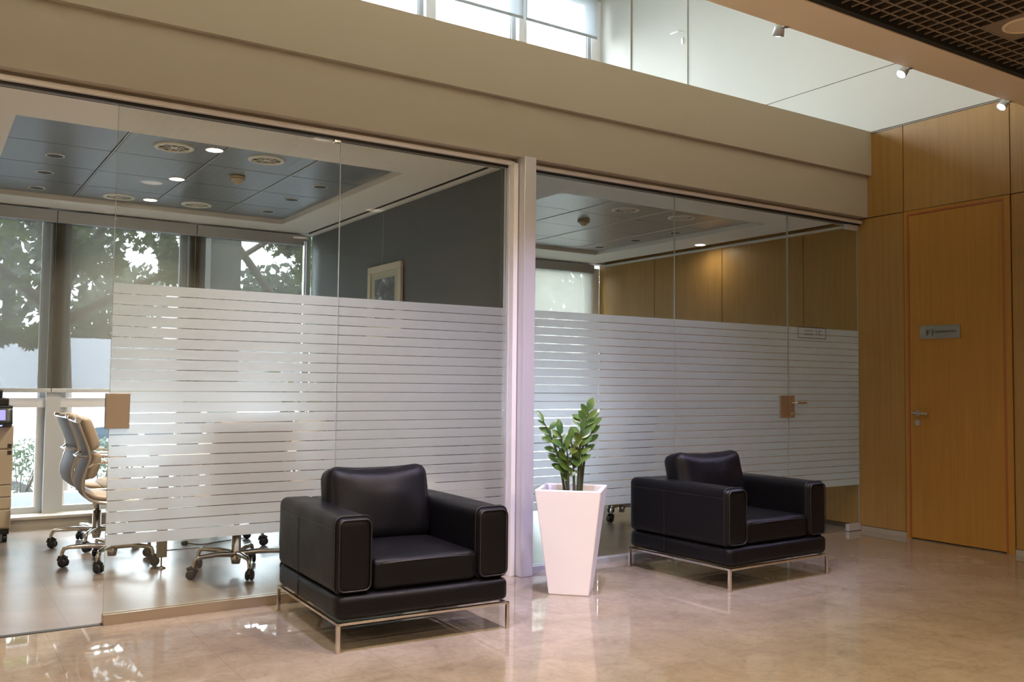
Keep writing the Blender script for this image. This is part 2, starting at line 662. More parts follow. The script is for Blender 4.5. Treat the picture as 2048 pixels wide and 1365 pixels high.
struct(bx(XL, 0.16, -9.2, 0.02, -0.12, 0).build('floor', 'marble'), 'polished beige marble floor of the lobby')
struct(bx(XL, 0.16, 0.02, WB + 0.02, -0.12, 0).build('floor_rooms', 'roomfloor'), 'brown stone tile floor inside the glazed rooms')
struct(bx(-7.65, -3.66, -0.012, 0.022, -0.002, 0.004).build('trim_1', 'ink'), 'thin dark threshold strip between lobby and room floor')

# right wood wall, built from veneer panels with real joints
ys = [-9.2, -7.6, -5.55, -3.38, -1.331, -0.443, 0.583, 1.602, 2.62, WB]
wr = MB()
G = 0.004
wr.box(0.012, 0.16, -9.2, WB, 0, 3.43, 'groove')
for a, b in zip(ys[:-1], ys[1:]):
    if b <= 0 or a < 0 < b:
        top = 3.42
        if a == -1.331:
            wr.box(0.0, 0.013, a + G, b - G, 2.696, top, 'wood')      # above the door
            continue
        wr.box(0.0, 0.013, a + G, b - G, 0.045, 2.688, 'wood')
        wr.box(0.0, 0.013, a + G, min(b, -0.10) - G, 2.696, top, 'wood')
    else:
        wr.box(0.0, 0.013, a + G, b - G, 0.045, 2.78, 'wood')
struct(wr.build('wall_right', 'wood'), 'right wall of honey oak veneer panels with thin dark joints')
struct(bx(-0.004, 0.012, -9.2, -1.33, 0, 0.04).build('baseboard_right', 'stone'), 'low grey skirting under the oak panels')
o = MB()
o.box(-0.004, 0.012, -0.445, -0.01, 0, 0.04)
struct(o.build('baseboard_corner', 'stone'), 'low grey skirting beside the glass door')

# white upper wall above the oak
uw = MB()
uw.box(0.0, 0.16, -9.2, WB, 3.975, TOP)
uw.box(-0.0, 0.16, -9.2, WB, 3.44, 3.968)
uw.box(0.014, 0.16, -9.2, WB, 3.43, 3.98)
struct(uw.build('wall_upper_right', 'white_wall'), 'white upper wall above the oak panels')
# white door high on that wall
d3 = struct(MB().box(-0.012, 0.0, 2.095, 3.0, 4.0, 6.0).build('door_3', 'white_wall'), 'white flush door high on the upper wall')
dj = MB()
dj.box(-0.03, 0.0, 3.01, 3.09, 3.98, 6.0)
dj.box(-0.022, 0.0, 3.10, 3.18, 3.98, 6.0)
dj.build('door_frame', 'white_wall', d3)
hd = MB()
hd.tube([(-0.012, 2.17, 5.07), (-0.06, 2.17, 5.07), (-0.065, 2.20, 5.07), (-0.065, 2.30, 5.075)], 0.009)
hd.build('door_handle', 'frame_white', d3)
MB().soft(0.016, 0.035, 0.07, 0.007, (-0.016, 2.165, 4.965), 8).build('escutcheon', 'frame_white', d3)

# beam over the glazing: two stepped fascias
bm_ = MB()
bm_.box(XL, 0, -0.141, 0.25, 3.055, 3.44)
bm_.box(XL, 0, -0.102, 0.25, 2.696, 3.055)
struct(bm_.build('beam', 'beam'), 'long beige two-step fascia beam above the glass partition')
struct(bx(XL, 0, 0.25, WB, 3.0, 3.40).build('slab', 'white_ceiling'), 'slab over the glazed rooms')
# frame of glazing under the beam
fr = MB()
for a, b in ((-7.7, -3.62), (-3.50, 0.0)):
    fr.box(a, b, -0.045, 0.05, GT + 0.012, 2.676, 'frame_white')
    fr.box(a, b, -0.020, 0.05, 2.676, 2.70, 'beam')
fr.box(-7.7, -3.62, -0.018, -0.012, GT - 0.005, GT + 0.013, 'black')
fr.box(-3.50, -0.0, -0.018, -0.012, GT - 0.005, GT + 0.013, 'black')
fr.box(-7.7, -3.62, 0.012, 0.018, GT - 0.005, GT + 0.013, 'winframe')
fr.box(-3.50, -0.0, 0.012, 0.018, GT - 0.005, GT + 0.013, 'winframe')
fr.box(-7.7, -3.62, 0.03, 0.035, GT - 0.004, GT + 0.013, 'black')
fr.box(-3.50, -0.0, 0.03, 0.035, GT - 0.004, GT + 0.013, 'black')
struct(fr.build('trim_2', 'frame_white', bevel=0.0), 'white head channel holding the glass under the beam')
# column between the rooms
cl = MB()
cl.box(-3.607, -3.516, -0.141, 0.10, 0, 2.697, 'lilac')
struct(cl.build('column', 'lilac', bevel=0.004), 'slim satin metal column between the two glass rooms')
cl = MB()
cl.box(-3.655, -3.612, -0.028, 0.03, 0, 2.66, 'lilac')
cl.box(-3.645, -3.612, -0.075, -0.028, 0, 2.66, 'frame_white')
cl.box(-3.512, -3.488, -0.04, 0.03, 0, 2.66, 'frame_white')
struct(cl.build('trim_3', 'lilac', bevel=0.002), 'white side channels against the metal column')
struct(bx(-3.62, -3.50, 0.10, WB, 0, 2.75).build('wall_partition', 'grey_wall'), 'slate grey partition wall between the rooms')
# left part of the hall
struct(bx(-7.8, -7.65, 0.0, WB, 0, 2.75).build('wall_left_room', 'white_wall'), 'white side wall of the left room')
struct(bx(XL, -7.65, -0.06, 0.06, 0, 2.70).build('wall_front_left', 'white_wall'), 'white wall left of the glass rooms')
struct(bx(XL - 0.15, XL, -9.2, WB, 0, TOP).build('wall_left', 'beam'), 'plain beige wall at the left end of the lobby')
struct(bx(XL - 0.15, 0.16, -9.35, -9.2, 0, TOP).build('wall_back', 'beam'), 'plain beige wall behind the camera')
struct(bx(XL - 0.15, 0.16, -2.0, WB + 0.2, TOP, TOP + 0.12).build('ceiling_atrium', 'white_wall'), 'high white ceiling over the window side')

# bulkhead and open cell ceiling of the lobby
struct(bx(XL, 0, -1.80, -1.50, 3.30, TOP).build('bulkhead', 'soffit'), 'warm tan soffit band carrying the spotlights')
struct(bx(XL, 0, -9.2, -1.80, 3.75, 3.85).build('ceiling', 'plenum'), 'dark void above the open cell ceiling')
struct(bx(XL, 0, -1.842, -1.802, 3.305, 3.40).build('trim_4', 'darkedge'), 'dark shadow gap along the soffit band')
CELL = 0.0862
gx0, gy0 = -1.717, -2.078
PL = [(-1.541, -2.254)] + [(gx0 + CELL * round((x - gx0) / CELL) + 2 * CELL, gy0 + CELL * round((y - gy0) / CELL) - 2 * CELL) for x, y in FILL_LAMPS]
gr = MB()


def cuts(lo, hi, skips):
    segs = [(lo, hi)]
    for a, b in skips:
        out = []
        for s0, s1 in segs:
            if b <= s0 or a >= s1:
                out.append((s0, s1))
            else:
                if a > s0:
                    out.append((s0, a))
                if b < s1:
                    out.append((b, s1))
        segs = out
    return segs


i = math.ceil((XL - gx0) / CELL)
while gx0 + i * CELL < 0:
    x = gx0 + i * CELL
    sk = [(py - 2 * CELL, py + 2 * CELL) for px, py in PL if abs(px - x) < 2 * CELL - 0.01]
    for a, b in cuts(-9.2, -1.84, sk):
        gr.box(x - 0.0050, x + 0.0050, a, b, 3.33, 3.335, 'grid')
        gr.box(x - 0.0035, x + 0.0035, a, b, 3.335, 3.372, 'gridshade')  # upper blade: cell shade put into the colour
    i += 1
i = math.ceil((-9.2 - gy0) / CELL)
while gy0 + i * CELL < -1.84:
    y = gy0 + i * CELL
    sk = [(px - 2 * CELL, px + 2 * CELL) for px, py in PL if abs(py - y) < 2 * CELL - 0.01]
    for a, b in cuts(XL, 0, sk):
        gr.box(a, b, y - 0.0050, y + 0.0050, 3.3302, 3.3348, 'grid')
        gr.box(a, b, y - 0.0035, y + 0.0035, 3.3348, 3.371, 'gridshade')
    i += 1
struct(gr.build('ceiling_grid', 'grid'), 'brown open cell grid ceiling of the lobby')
# lamps of the grid ceiling: first the unlit plate, then the added fill lamps
for k, (px, py) in enumerate(PL):
    r = empty('ceiling_light', (px, py, 3.335))
    tag(r, 'square brown ceiling plate with an unlit round opal lamp, top right corner' if k == 0 else
        'added lit fill lamp out of view, ' + ['first from the left over the seats', 'second from the left over the seats', 'third from the left over the seats', 'right end of the middle row',
        'second from the right in the middle row', 'third from the right in the middle row', 'left end of the middle row', 'right end of the rear row', 'centre of the rear row', 'left end of the rear row'][k - 1], 'ceiling light', 'lamp plates in the grid ceiling')
    h = 2 * CELL
    pb = MB()
    pb.box(-h, h, -h, h, -0.002, 0.004)
    pb.build('plate', 'grid', r)
    MB().lathe([(0.125, -0.002), (0.125, -0.008), (0.11, -0.012), (0.105, -0.002)], n=40).build('trim_ring', 'soffit', r)
    MB().lathe([(0.105, -0.006), (0.06, -0.008), (0.0, -0.009)], n=40).build('lamp_lens', 'lampoff' if k == 0 else 'lampfill', r)


# ------------------------------------------------------------------ adjustable spotlights on the bulkhead
def spotlight(x, target, lit, label, power=0, cone=70):
    r = empty('spotlight', (x, -1.49, 3.31))
    tag(r, label, 'spotlight', 'spotlights along the tan soffit')
    b = MB()
    b.box(-0.018, 0.018, -0.02, 0.006, -0.01, 0.03)
    b.tube([(0, 0.0, 0), (0, 0.03, -0.012)], 0.007)
    b.build('bracket', 'winframe', r)
    p = Vector((0, 0.045, -0.015))
    d = (Vector(target) - (Vector((x, -1.49, 3.31)) + p)).normalized()
    q = d.to_track_quat('Z', 'Y').to_matrix().to_4x4()
    mt = Matrix.Translation(p) @ q
    MB().lathe([(0, -0.045), (0.024, -0.042), (0.030, -0.02), (0.034, 0.03), (0.031, 0.03), (0.029, 0.02)], n=24, mtx=mt).build('housing', 'winframe', r)
    MB().lathe([(0.028, 0.024), (0.022, 0.029), (0.0, 0.032)], n=24, mtx=mt).build('lens', 'spoton' if lit else 'lampoff', r)
    if power:
        l = bpy.data.lights.new('spot_beam', 'SPOT')
        l.energy = power
        l.color = COOLP
        l.spot_size = R(cone)
        l.spot_blend = 0.9
        l.shadow_soft_size = 0.03
        lo = bpy.data.objects.new('spot_beam', l)
        COL.objects.link(lo)
        lo.location = Vector((x, -1.49, 3.31)) + p + d * 0.05
        lo.rotation_euler = d.to_track_quat('-Z', 'Y').to_euler()
    return r


spotlight(-2.71, (-2.30, -0.45, 0.7), True, 'small grey spotlight seen from its side, furthest left of the three in view', 150)
spotlight(-1.507, (-3.9, -0.9, 0.5), True, 'glowing cool white spotlight in the middle of the soffit edge', 110, 60)
spotlight(-0.295, (-2.45, -0.75, 0.6), True, 'glowing cool white spotlight nearest the oak wall', 120, 50)
for x, tg, pw, lb in ((-4.0, (-3.6, -0.45, 0.3), 190, 'first spotlight left of the photo frame, over the planter'), (-5.2, (-4.75, -0.35, 0.6), 230, 'second spotlight left of the photo frame, over the left armchair'),
                      (-6.4, (-6.2, -0.4, 0.3), 50, 'third spotlight left of the photo frame, over the doorway')):
    spotlight(x, tg, True, lb, pw)

# ------------------------------------------------------------------ ceilings of the two rooms
ZB, ZT = 2.66, 2.70


def room_ceiling(name, x0, x1, rx0, rx1, ry0, ry1, gxs, gys, slot, label):
    b = MB()
    zt = 2.98
    sx0, sx1 = slot
    # border ring at ZB with the slot left open along the right wall
    rings = [(x0, sx0, 0.06, ry0), (x0, sx0, ry1, WB), (x0, rx0, ry0, ry1), (rx1, sx0, ry0, ry1), (sx0, x1, WB - 0.10, WB), (sx0, x1, 0.06, 0.14)]
    if x1 - sx1 > 0.03:
        rings.append((sx1, x1, 0.14, WB - 0.10))
        b.box(sx1 - 0.003, sx1 - 0.0005, 0.14, WB - 0.10, ZB + 0.004, ZT + 0.06, 'darkhole')
        b.box(sx1 + 0.045, sx1 + 0.05, 0.14, WB - 0.10, ZB - 0.003, ZB - 0.0005, 'stone')
    else:
        b.box(x1 - 0.028, x1 - 0.001, 0.14, WB - 0.10, ZB - 0.025, ZB - 0.004, 'white_ceiling')
    for (a0, a1, c0, c1) in rings:
        b.box(a0, a1, c0, c1, ZB, ZT + 0.08, 'white_ceiling')
    b.box(sx0, sx1, 0.14, WB, ZT + 0.06, ZT + 0.08, 'darkhole')
    b.box(x0, x1, 0.06, WB, ZT + 0.08, zt, 'white_ceiling')
    b.box(rx0, rx1, ry0, ry1, ZT + 0.006, ZT + 0.02, 'tilegap')
    xs = [rx0] + gxs + [rx1]
    yy = [ry0] + gys + [ry1]
    for i in range(len(xs) - 1):
        for j in range(len(yy) - 1):
            gx = 0.010
            b.box(xs[i] + gx, xs[i + 1] - gx, yy[j] + 0.004, yy[j + 1] - 0.004, ZT, ZT + 0.010, 'metaltile' if x0 < -5 else 'metaltile_lit')
    for x in gxs:
        b.box(x - 0.004, x + 0.004, ry0, ry1, ZT - 0.004, ZT + 0.01, 'winframe' if x0 < -5 else 'frame_white')
    o = b.build(name, 'white_ceiling')
    struct(o, label)


room_ceiling('ceiling_left_room', -7.65, -3.62, -6.44, -4.10, 0.62, 3.09, [-5.83, -5.24, -4.65], [1.33, 1.97, 2.56], (-3.73, -3.69),
             'left room ceiling, blue-grey metal tiles inside a white border')
room_ceiling('ceiling_right_room', -3.50, -0.0, -2.85, -0.60, 0.50, 2.90, [-2.21, -1.58, -0.95], [1.17, 1.77, 2.38], (-0.155, -0.004),
             'right room ceiling, blue-grey metal tiles inside a white border')


def air_diffuser(x, y, label):
    r = empty('air_diffuser', (x, y, ZT))
    tag(r, label, 'air vent', 'round ceiling diffusers')
    MB().lathe([(0.122, 0.002), (0.120, -0.008), (0.098, -0.012), (0.092, -0.004), (0.090, 0.002)], n=40).build('ring', 'vent', r)
    MB().lathe([(0.092, -0.0015), (0.0, -0.0015)], n=40).build('backing', 'ventdark', r)
    b = MB()
    b.lathe([(0.024, -0.003), (0.021, -0.008), (0.0, -0.009)], n=24)
    b.lathe([(0.056, -0.003), (0.056, -0.006), (0.053, -0.006), (0.053, -0.003)], n=32)
    for k in range(8):
        a = k * math.pi / 4 + 0.2
        mt = Matrix.Rotation(a, 4, 'Z')
        b.box(0.02, 0.092, -0.003, 0.003, -0.0075, -0.0035, mtx=mt)
    b.build('vanes', 'vent', r)


for x, y, s in ((-5.53, 0.98, 'round vent near the glass, left of the two front ones in the left room ceiling'),
                (-4.94, 0.96, 'round vent near the glass, right front one beside the smoke detector'),
                (-5.53, 2.86, 'round vent by the window border beside the last lit downlight'),
                (-4.93, 2.82, 'round vent by the window border, right rear in the left room'),
                (-1.90, 0.87, 'round vent near the glass in the right room, left front one'),
                (-1.27, 0.86, 'round vent near the glass in the right room, right front one'),
                (-1.86, 2.64, 'round vent at the window end of the right room ceiling')):
    air_diffuser(x, y, s)


def downlight(x, y, lit, label, group, z=ZT):
    r = empty('downlight', (x, y, z))
    tag(r, label, 'downlight', group)
    MB().lathe([(0.059, 0.002), (0.059, -0.004), (0.051, -0.005), (0.050, 0.001)], n=28).build('rim', 'vent', r)
    MB().lathe([(0.0505, -0.0045), (0.0, -0.0045)] if lit else [(0.0505, -0.0035), (0.0, -0.0035)], n=28).build('lens', 'lampon' if lit else 'darkhole', r)
    if lit:
        area_light('downlight_beam', (x, y, z - 0.012), (x, y, 0), 0.07, 20.0 if z == ZT else 1.6, (1.0, 0.88, 0.68), spread=130 if z == ZT else 175)


for x, y, s in ((-5.30, 0.90, 'lit downlight nearest the glass in the row of three'), (-5.30, 1.91, 'lit downlight in the middle of the row of three'),
                (-5.295, 2.84, 'lit downlight nearest the windows in the row of three')):
    downlight(x, y, True, s, 'lit downlights in the left room')
for x, y, s in ((-6.13, 1.67, 'dark unlit downlight, front one of three at the far left'), (-6.13, 2.25, 'dark unlit downlight, middle one of three at the far left'),
                (-6.12, 2.87, 'dark unlit downlight, rear one of three at the far left'),
                (-4.34, 1.54, 'dark unlit downlight, front one of three near the grey wall'), (-4.35, 2.14, 'dark unlit downlight, middle one of three near the grey wall'),
                (-4.34, 2.76, 'dark unlit downlight, rear one of three near the grey wall'),
                (-0.77, 1.47, 'dark unlit downlight, front one by the oak wall'), (-0.77, 2.05, 'dark unlit downlight, middle one by the oak wall'),
                (-0.78, 2.62, 'dark unlit downlight, rear one by the oak wall')):
    downlight(x, y, False, s, 'unlit downlights in the room ceilings')
downlight(-0.23, 1.68, True, 'lit downlight in the white border of the right room', 'lit downlight by the oak wall', ZB)


def smoke_detector(x, y, label):
    r = empty('smoke_detector', (x, y, ZT))
    tag(r, label, 'smoke detector')
    MB().lathe([(0, 0.0), (0.054, 0), (0.056, -0.014), (0.050, -0.020), (0.046, -0.024), (0.026, -0.046), (0.020, -0.056), (0, -0.058)], n=32).build('body', 'bronzewhite', r)
    MB().lathe([(0.0525, -0.019), (0.0540, -0.0215), (0.0515, -0.0235)], n=32).build('sensor_slot', 'ventdark', r)


smoke_detector(-4.96, 1.56, 'cream smoke detector on the left room ceiling')
smoke_detector(-1.90, 1.45, 'pale smoke detector on the right room ceiling')

# ------------------------------------------------------------------ window wall
MULL = [-10.55, -9.42, -8.27, -7.08, -5.875, -4.75, -3.62, -2.37, -1.18]
ww = MB()
ww.box(XL, 0, WB - 0.02, WB + 0.14, 2.66, 3.45, 'white_ceiling')
ww.box(XL, 0, WB - 0.02, WB + 0.14, 5.9, TOP, 'white_wall')
ww.box(XL, 0, WB - 0.02, WB + 0.14, 3.45, 3.55, 'white_wall')
struct(ww.build('wall_window', 'white_wall'), 'white bands of the window wall above and below the glazing')
sl = MB()
sl.box(-7.65, -3.62, 3.40, WB + 0.02, 0.0, 0.085, 'stone')
sl.box(-3.50, 0.0, 3.40, WB + 0.02, 0.0, 0.085, 'stone')
sl.box(-7.65, -3.62, 3.38, WB + 0.02, 0.085, 0.105, 'stone')
sl.box(-3.50, 0.0, 3.38, WB + 0.02, 0.085, 0.105, 'stone')
struct(sl.build('trim_5', 'stone'), 'grey stone ledge under the windows')


def window(n, x0, x1, z0, z1, trans, label):
    b = MB()
    y0, y1 = WB + 0.02, WB + 0.09
    w = 0.05
    b.box(x0, x1, y0, y1, z0, z0 + w)
    b.box(x0, x1, y0, y1, z1 - w, z1)
    b.box(x0, x0 + 0.045, y0, y1, z0 + w, z1 - w)
    b.box(x1 - 0.045, x1, y0, y1, z0 + w, z1 - w)
    b.box(x0 + 0.045, x0 + 0.06, y0 + 0.02, y1 - 0.01, z0 + w, z1 - w, 'frame_white')
    b.box(x1 - 0.06, x1 - 0.045, y0 + 0.02, y1 - 0.01, z0 + w, z1 - w, 'frame_white')
    if trans:
        b.box(x0, x1, y0 - 0.01, y1, 0.985, 1.065, 'frame_white')
    o = struct(b.build('window_%d' % n, 'winframe'), label)
    bx(x0 + 0.04, x1 - 0.04, WB + 0.055, WB + 0.063, z0 + w - 0.01, z1 - w + 0.01).build('window_pane', 'winglass', o)
    return o


k = 1
edges = MULL
for a, b in ((-7.03, -5.93), (-5.82, -4.805), (-4.695, -3.622), (-3.50, -2.425), (-2.315, -1.235), (-1.125, -0.14)):
    window(k, a, b, 0.105, 2.66, True, ['left room window with the printer before it', 'left room window behind the desk chairs', 'left room window next to the grey wall',
                                       'right room window beside the metal column', 'right room middle window', 'right room window by the oak wall'][k - 1])
    k += 1
for a, b in ((-8.22, -7.03), (-7.03, -5.93), (-5.82, -4.805), (-4.695, -3.55), (-3.44, -2.425), (-2.315, -1.235), (-1.125, -0.14)):
    window(k, a, b, 3.55, 5.9, False, 'upper clerestory window above the rooms, %s' % ['leftmost bay', 'second bay from left', 'third bay from left', 'fourth bay from left',
           'bay with its edge at the photo top left', 'middle bay in the photo', 'right bay against the white wall'][k - 7])
    k += 1
ml = MB()
for x in (-5.875, -4.75):
    ml.box(x - 0.055, x + 0.055, WB - 0.05, WB + 0.12, 0.105, 2.62)
for x in (-2.37, -1.18):
    ml.box(x - 0.055, x + 0.055, WB - 0.05, WB + 0.12, 0.105, 2.62)
ml.box(-7.65, -7.03, WB, WB + 0.12, 0.105, 2.62)
ml.box(-0.14, 0.0, WB, WB + 0.12, 0.105, 2.62, 'frame_white')
struct(ml.build('trim_6', 'winframe'), 'grey mullions of the room windows')
ml = MB()
for x in (-8.27, -5.875, -4.75, -3.495, -2.37, -1.18):
    ml.box(x - 0.055, x + 0.055, WB - 0.06, WB + 0.12, 3.55, 5.9)
ml.box(-0.14, 0.0, WB, WB + 0.12, 3.55, 5.9)
ml.box(XL, -8.32, WB, WB + 0.12, 3.55, 5.9)
struct(ml.build('trim_7', 'frame_white'), 'white mullions of the clerestory windows')


def blind(x0, x1, ztop, zbot, fabric, label, group, y=WB - 0.06, box=True):
    r = empty('roller_blind', ((x0 + x1) / 2, y, zbot))
    tag(r, label, 'roller blind', group)
    h = (x1 - x0) / 2
    z = ztop - zbot
    MB().box(-h, h, -0.001, 0.001, 0, z).build('fabric', fabric, r)
    MB().box(-h, h, -0.006, 0.006, -0.018, 0.016).build('bottom_rail', 'winframe' if fabric != 'blind_upper' else 'winframe', r, bevel=0.003)
    if box:
        MB().box(-h, h, -0.05, 0.045, z, z + 0.10).build('cassette', 'winframe', r, bevel=0.004)
    return r


blind(-7.05, -5.90, 2.545, 1.13, 'blind', 'grey screen blind behind the printer, leftmost', 'screen blinds of the left room')
blind(-5.895, -4.755, 2.545, 1.13, 'blind', 'grey screen blind behind the pair of desk chairs', 'screen blinds of the left room')
blind(-4.75, -3.738, 2.545, 1.13, 'blind', 'grey screen blind next to the slate grey wall', 'screen blinds of the left room')
blind(-3.49, -2.38, 2.545, 1.13, 'blind_pale', 'pale screen blind beside the metal column', 'screen blinds of the right room')
blind(-2.375, -1.185, 2.545, 1.13, 'blind_pale', 'pale screen blind in the middle of the right room', 'screen blinds of the right room')
blind(-1.18, -0.16, 2.545, 1.13, 'blind_pale', 'pale screen blind by the oak wall', 'screen blinds of the right room')
ux = [(-3.44, -2.40), (-2.36, -1.20), (-1.16, -0.13)]
for (a, b), s in zip(ux, ('upper white blind, leftmost of the clerestory', 'upper white blind of the middle clerestory bay', 'upper white blind beside the white wall')):
    blind(a, b, 5.88, 5.40, 'blind_upper', s, 'blinds of the clerestory', y=WB - 0.09, box=False)

# ------------------------------------------------------------------ glass partition
ZF0, ZF1 = 0.39, 1.715


def film(x0, x1, parent, y=-0.0075):
    b = MB()
    n = 24
    p = (ZF1 - ZF0) / n
    g = 0.0042
    for i in range(n):
        b.box(x0, x1, y, y + 0.0012, ZF1 - (i + 1) * p + (g if i < n - 1 else 0), ZF1 - i * p)
    o = b.build('frosted_film', 'film', parent)
    o['label'] = 'frosted film with thin clear stripes'
    return o


def pane(x0, x1, label, z0=0.045, has_film=True, channel=True, name='glass_panel', cat='glass panel', f0=None, f1=None):
    r = empty(name, ((x0 + x1) / 2, 0, 0))
    tag(r, label, cat, 'fixed glass panels of the partition' if name == 'glass_panel' else None)
    c = (x0 + x1) / 2
    b = MB()
    b.box(x0 + 0.0015 - c, x1 - 0.0015 - c, -0.005, 0.005, z0, GT)
    b.build('pane', 'glass', r)
    for x, s in ((x0, 1), (x1, -1)):
        e = MB()
        e.box(min(x - c, x - c + s * 0.0014), max(x - c, x - c + s * 0.0014), -0.0045, 0.0045, z0, GT)
        e.build('glass_edge', 'glassedge', r)
    if has_film:
        film((f0 if f0 is not None else x0 + 0.002) - c, (f1 if f1 is not None else x1 - 0.002) - c, r)
    if channel:
        ch = MB()
        hc = 0.052 if x1 < -3.6 else 0.034
        ch.box(x0 - c, x1 - c, -0.03, -0.006, 0, hc)
        ch.box(x0 - c, x1 - c, 0.006, 0.03, 0, hc)
        ch.box(x0 - c, x1 - c, -0.006, 0.006, 0, 0.03)
        ch.build('base_channel', 'champagne' if x1 < -3.6 else 'winframe', r)
    return r, c


gl, c = pane(-6.025, -4.812, 'frosted glass panel at the open doorway, with the beige lock plate')
lk = MB()
lk.box(-6.043 - c, -5.930 - c, -0.022, 0.022, 0.976, 1.155)
lk.build('lock_plate', 'champagne', gl, bevel=0.003)
hg = MB()
hg.box(-4.856 - c, -4.816 - c, -0.012, 0.012, GT - 0.02, GT + 0.012)
hg.build('glass_clip', 'chrome', gl, bevel=0.002)
pane(-4.812, -3.655, 'frosted glass panel left of the metal column')
pane(-3.488, -2.170, 'frosted glass panel behind the planter')
pane(-2.170, -0.925, 'frosted glass panel behind the right armchair')
pane(-7.65, -6.98, 'clear glass panel beyond the doorway, outside the photo', has_film=False)

# glass door of the right room
gd = empty('door_2', (-0.46, 0, 0))
struct(gd, 'frameless glass door of the right room beside the oak wall')
c = -0.46
b = MB()
b.box(-0.915 - c, -0.012 - c, -0.005, 0.005, 0.012, GT - 0.006)
b.build('door_glass', 'glass', gd)
for q0, q1 in ((-0.917, -0.9155), (-0.0115, -0.010)):
    MB().box(q0 - c, q1 - c, -0.0045, 0.0045, 0.012, GT - 0.006).build('glass_edge', 'glassedge', gd)
film(-0.915 - c, -0.012 - c, gd)
b = MB()
b.box(-0.918 - c, -0.86 - c, -0.022, 0.022, 0.975, 1.155)
lkp = b.build('door_lock', 'champagne', gd, bevel=0.003)
b = MB()
b.box(-1.03 - c, -0.926 - c, -0.022, 0.022, 0.975, 1.155)
b.build('strike_plate', 'champagne', gd, bevel=0.003)
b = MB()
b.tube([(-0.89 - c, -0.02, 1.095), (-0.89 - c, -0.062, 1.095), (-0.875 - c, -0.068, 1.095), (-0.775 - c, -0.068, 1.095)], 0.0085)
b.build('door_handle', 'chrome', gd)
b = MB()
b.cyl((-0.885 - c, -0.03, 1.005), 0.012, 0.018, 'Y')
b.build('lock_cylinder', 'chrome', gd)
b = MB()
b.box(-0.17 - c, -0.012 - c, -0.018, 0.018, 0.004, 0.062)
b.build('floor_pivot', 'lilac', gd, bevel=0.002)
b = MB()
b.box(-0.17 - c, -0.012 - c, -0.018, 0.018, GT - 0.045, GT + 0.005)
b.build('pivot_patch', 'lilac', gd, bevel=0.002)


def text(s, name, loc, size, material, parent=None, rot=(R(90), 0, 0), extrude=0.0004, align='LEFT', sx=1.0):
    cu = bpy.data.curves.new(name, 'FONT')
    cu.body = s
    cu.size = size
    cu.extrude = extrude
    cu.align_x = align
    cu.align_y = 'CENTER'
    o = bpy.data.objects.new(name, cu)
    COL.objects.link(o)
    cu.materials.append(M[material])
    me = bpy.data.meshes.new_from_object(o)
    bpy.data.objects.remove(o)
    bpy.data.curves.remove(cu)
    o = bpy.data.objects.new(name, me)
    COL.objects.link(o)
    if not me.materials:
        me.materials.append(M[material])
    if parent:
        o.parent = parent
    o.location = loc
    o.rotation_euler = rot
    o.scale = (sx, 1, 1)
    return o


# room sign on the glass door
sg = empty('door_sign', (-0.626, -0.009, 1.674))
tag(sg, 'navy outlined room sign with the letter C on the glass door', 'sign')
b = MB()
w, h, t = 0.178, 0.046, 0.0045
b.box(-w, w, -0.0006, 0.0004, h - t, h)
b.box(-w, w, -0.0006, 0.0004, -h, -h + t)
b.box(-w, -w + t, -0.0006, 0.0004, -h + t, h - t)
b.box(w - t, w, -0.0006, 0.0004, -h + t, h - t)
b.box(0.052, 0.056, -0.0006, 0.0004, -0.020, 0.024)
b.build('border', 'navy', sg)
text('C', 'letter', (0.080, -0.001, 0.002), 0.056, 'navy', sg)
text('COVENT', 'lettering', (-0.045, -0.001, 0.016), 0.025, 'softgrey', sg, align='CENTER', sx=1.15)
text('GARDEN', 'lettering', (-0.045, -0.001, -0.014), 0.025, 'softgrey', sg, align='CENTER', sx=1.15)

# ------------------------------------------------------------------ oak door and its sign
d1 = MB()
d1.box(-0.004, 0.010, -1.263, -0.492, 0.010, 2.652)
d1 = struct(d1.build('door_1', 'wood_door'), 'tall oak veneer door in the right wall')
j = MB()
j.box(-0.006, 0.012, -0.489, -0.447, 0, 2.69, 'wood_door')
j.box(-0.006, 0.012, -1.327, -1.266, 0, 2.69, 'wood_door')
j.box(-0.006, 0.012, -1.266, -0.489, 2.656, 2.69, 'wood_door')
j.box(-0.0066, 0.0, -0.490, -0.474, 0, 2.672, 'jamb')
j.box(-0.0066, 0.0, -1.282, -1.265, 0, 2.672, 'jamb')
j.box(-0.0066, 0.0, -1.265, -0.490, 2.655, 2.672, 'jamb')
j.build('door_frame', 'wood_door', d1)
h = MB()
h.cyl((-0.010, -0.558, 1.022), 0.026, 0.012, 'X')
h.tube([(-0.012, -0.558, 1.022), (-0.052, -0.558, 1.022), (-0.058, -0.565, 1.022), (-0.060, -0.66, 1.020)], [0.010, 0.010, 0.0105, 0.0105])
h.tube([(-0.060, -0.54, 1.022), (-0.060, -0.68, 1.020)], 0.0105)
h.build('door_handle', 'chrome', d1)
h = MB()
h.cyl((-0.009, -0.56, 0.945), 0.025, 0.010, 'X')
h.box(-0.018, -0.012, -0.566, -0.554, 0.925, 0.955)
h.build('keyhole_plate', 'chrome', d1)

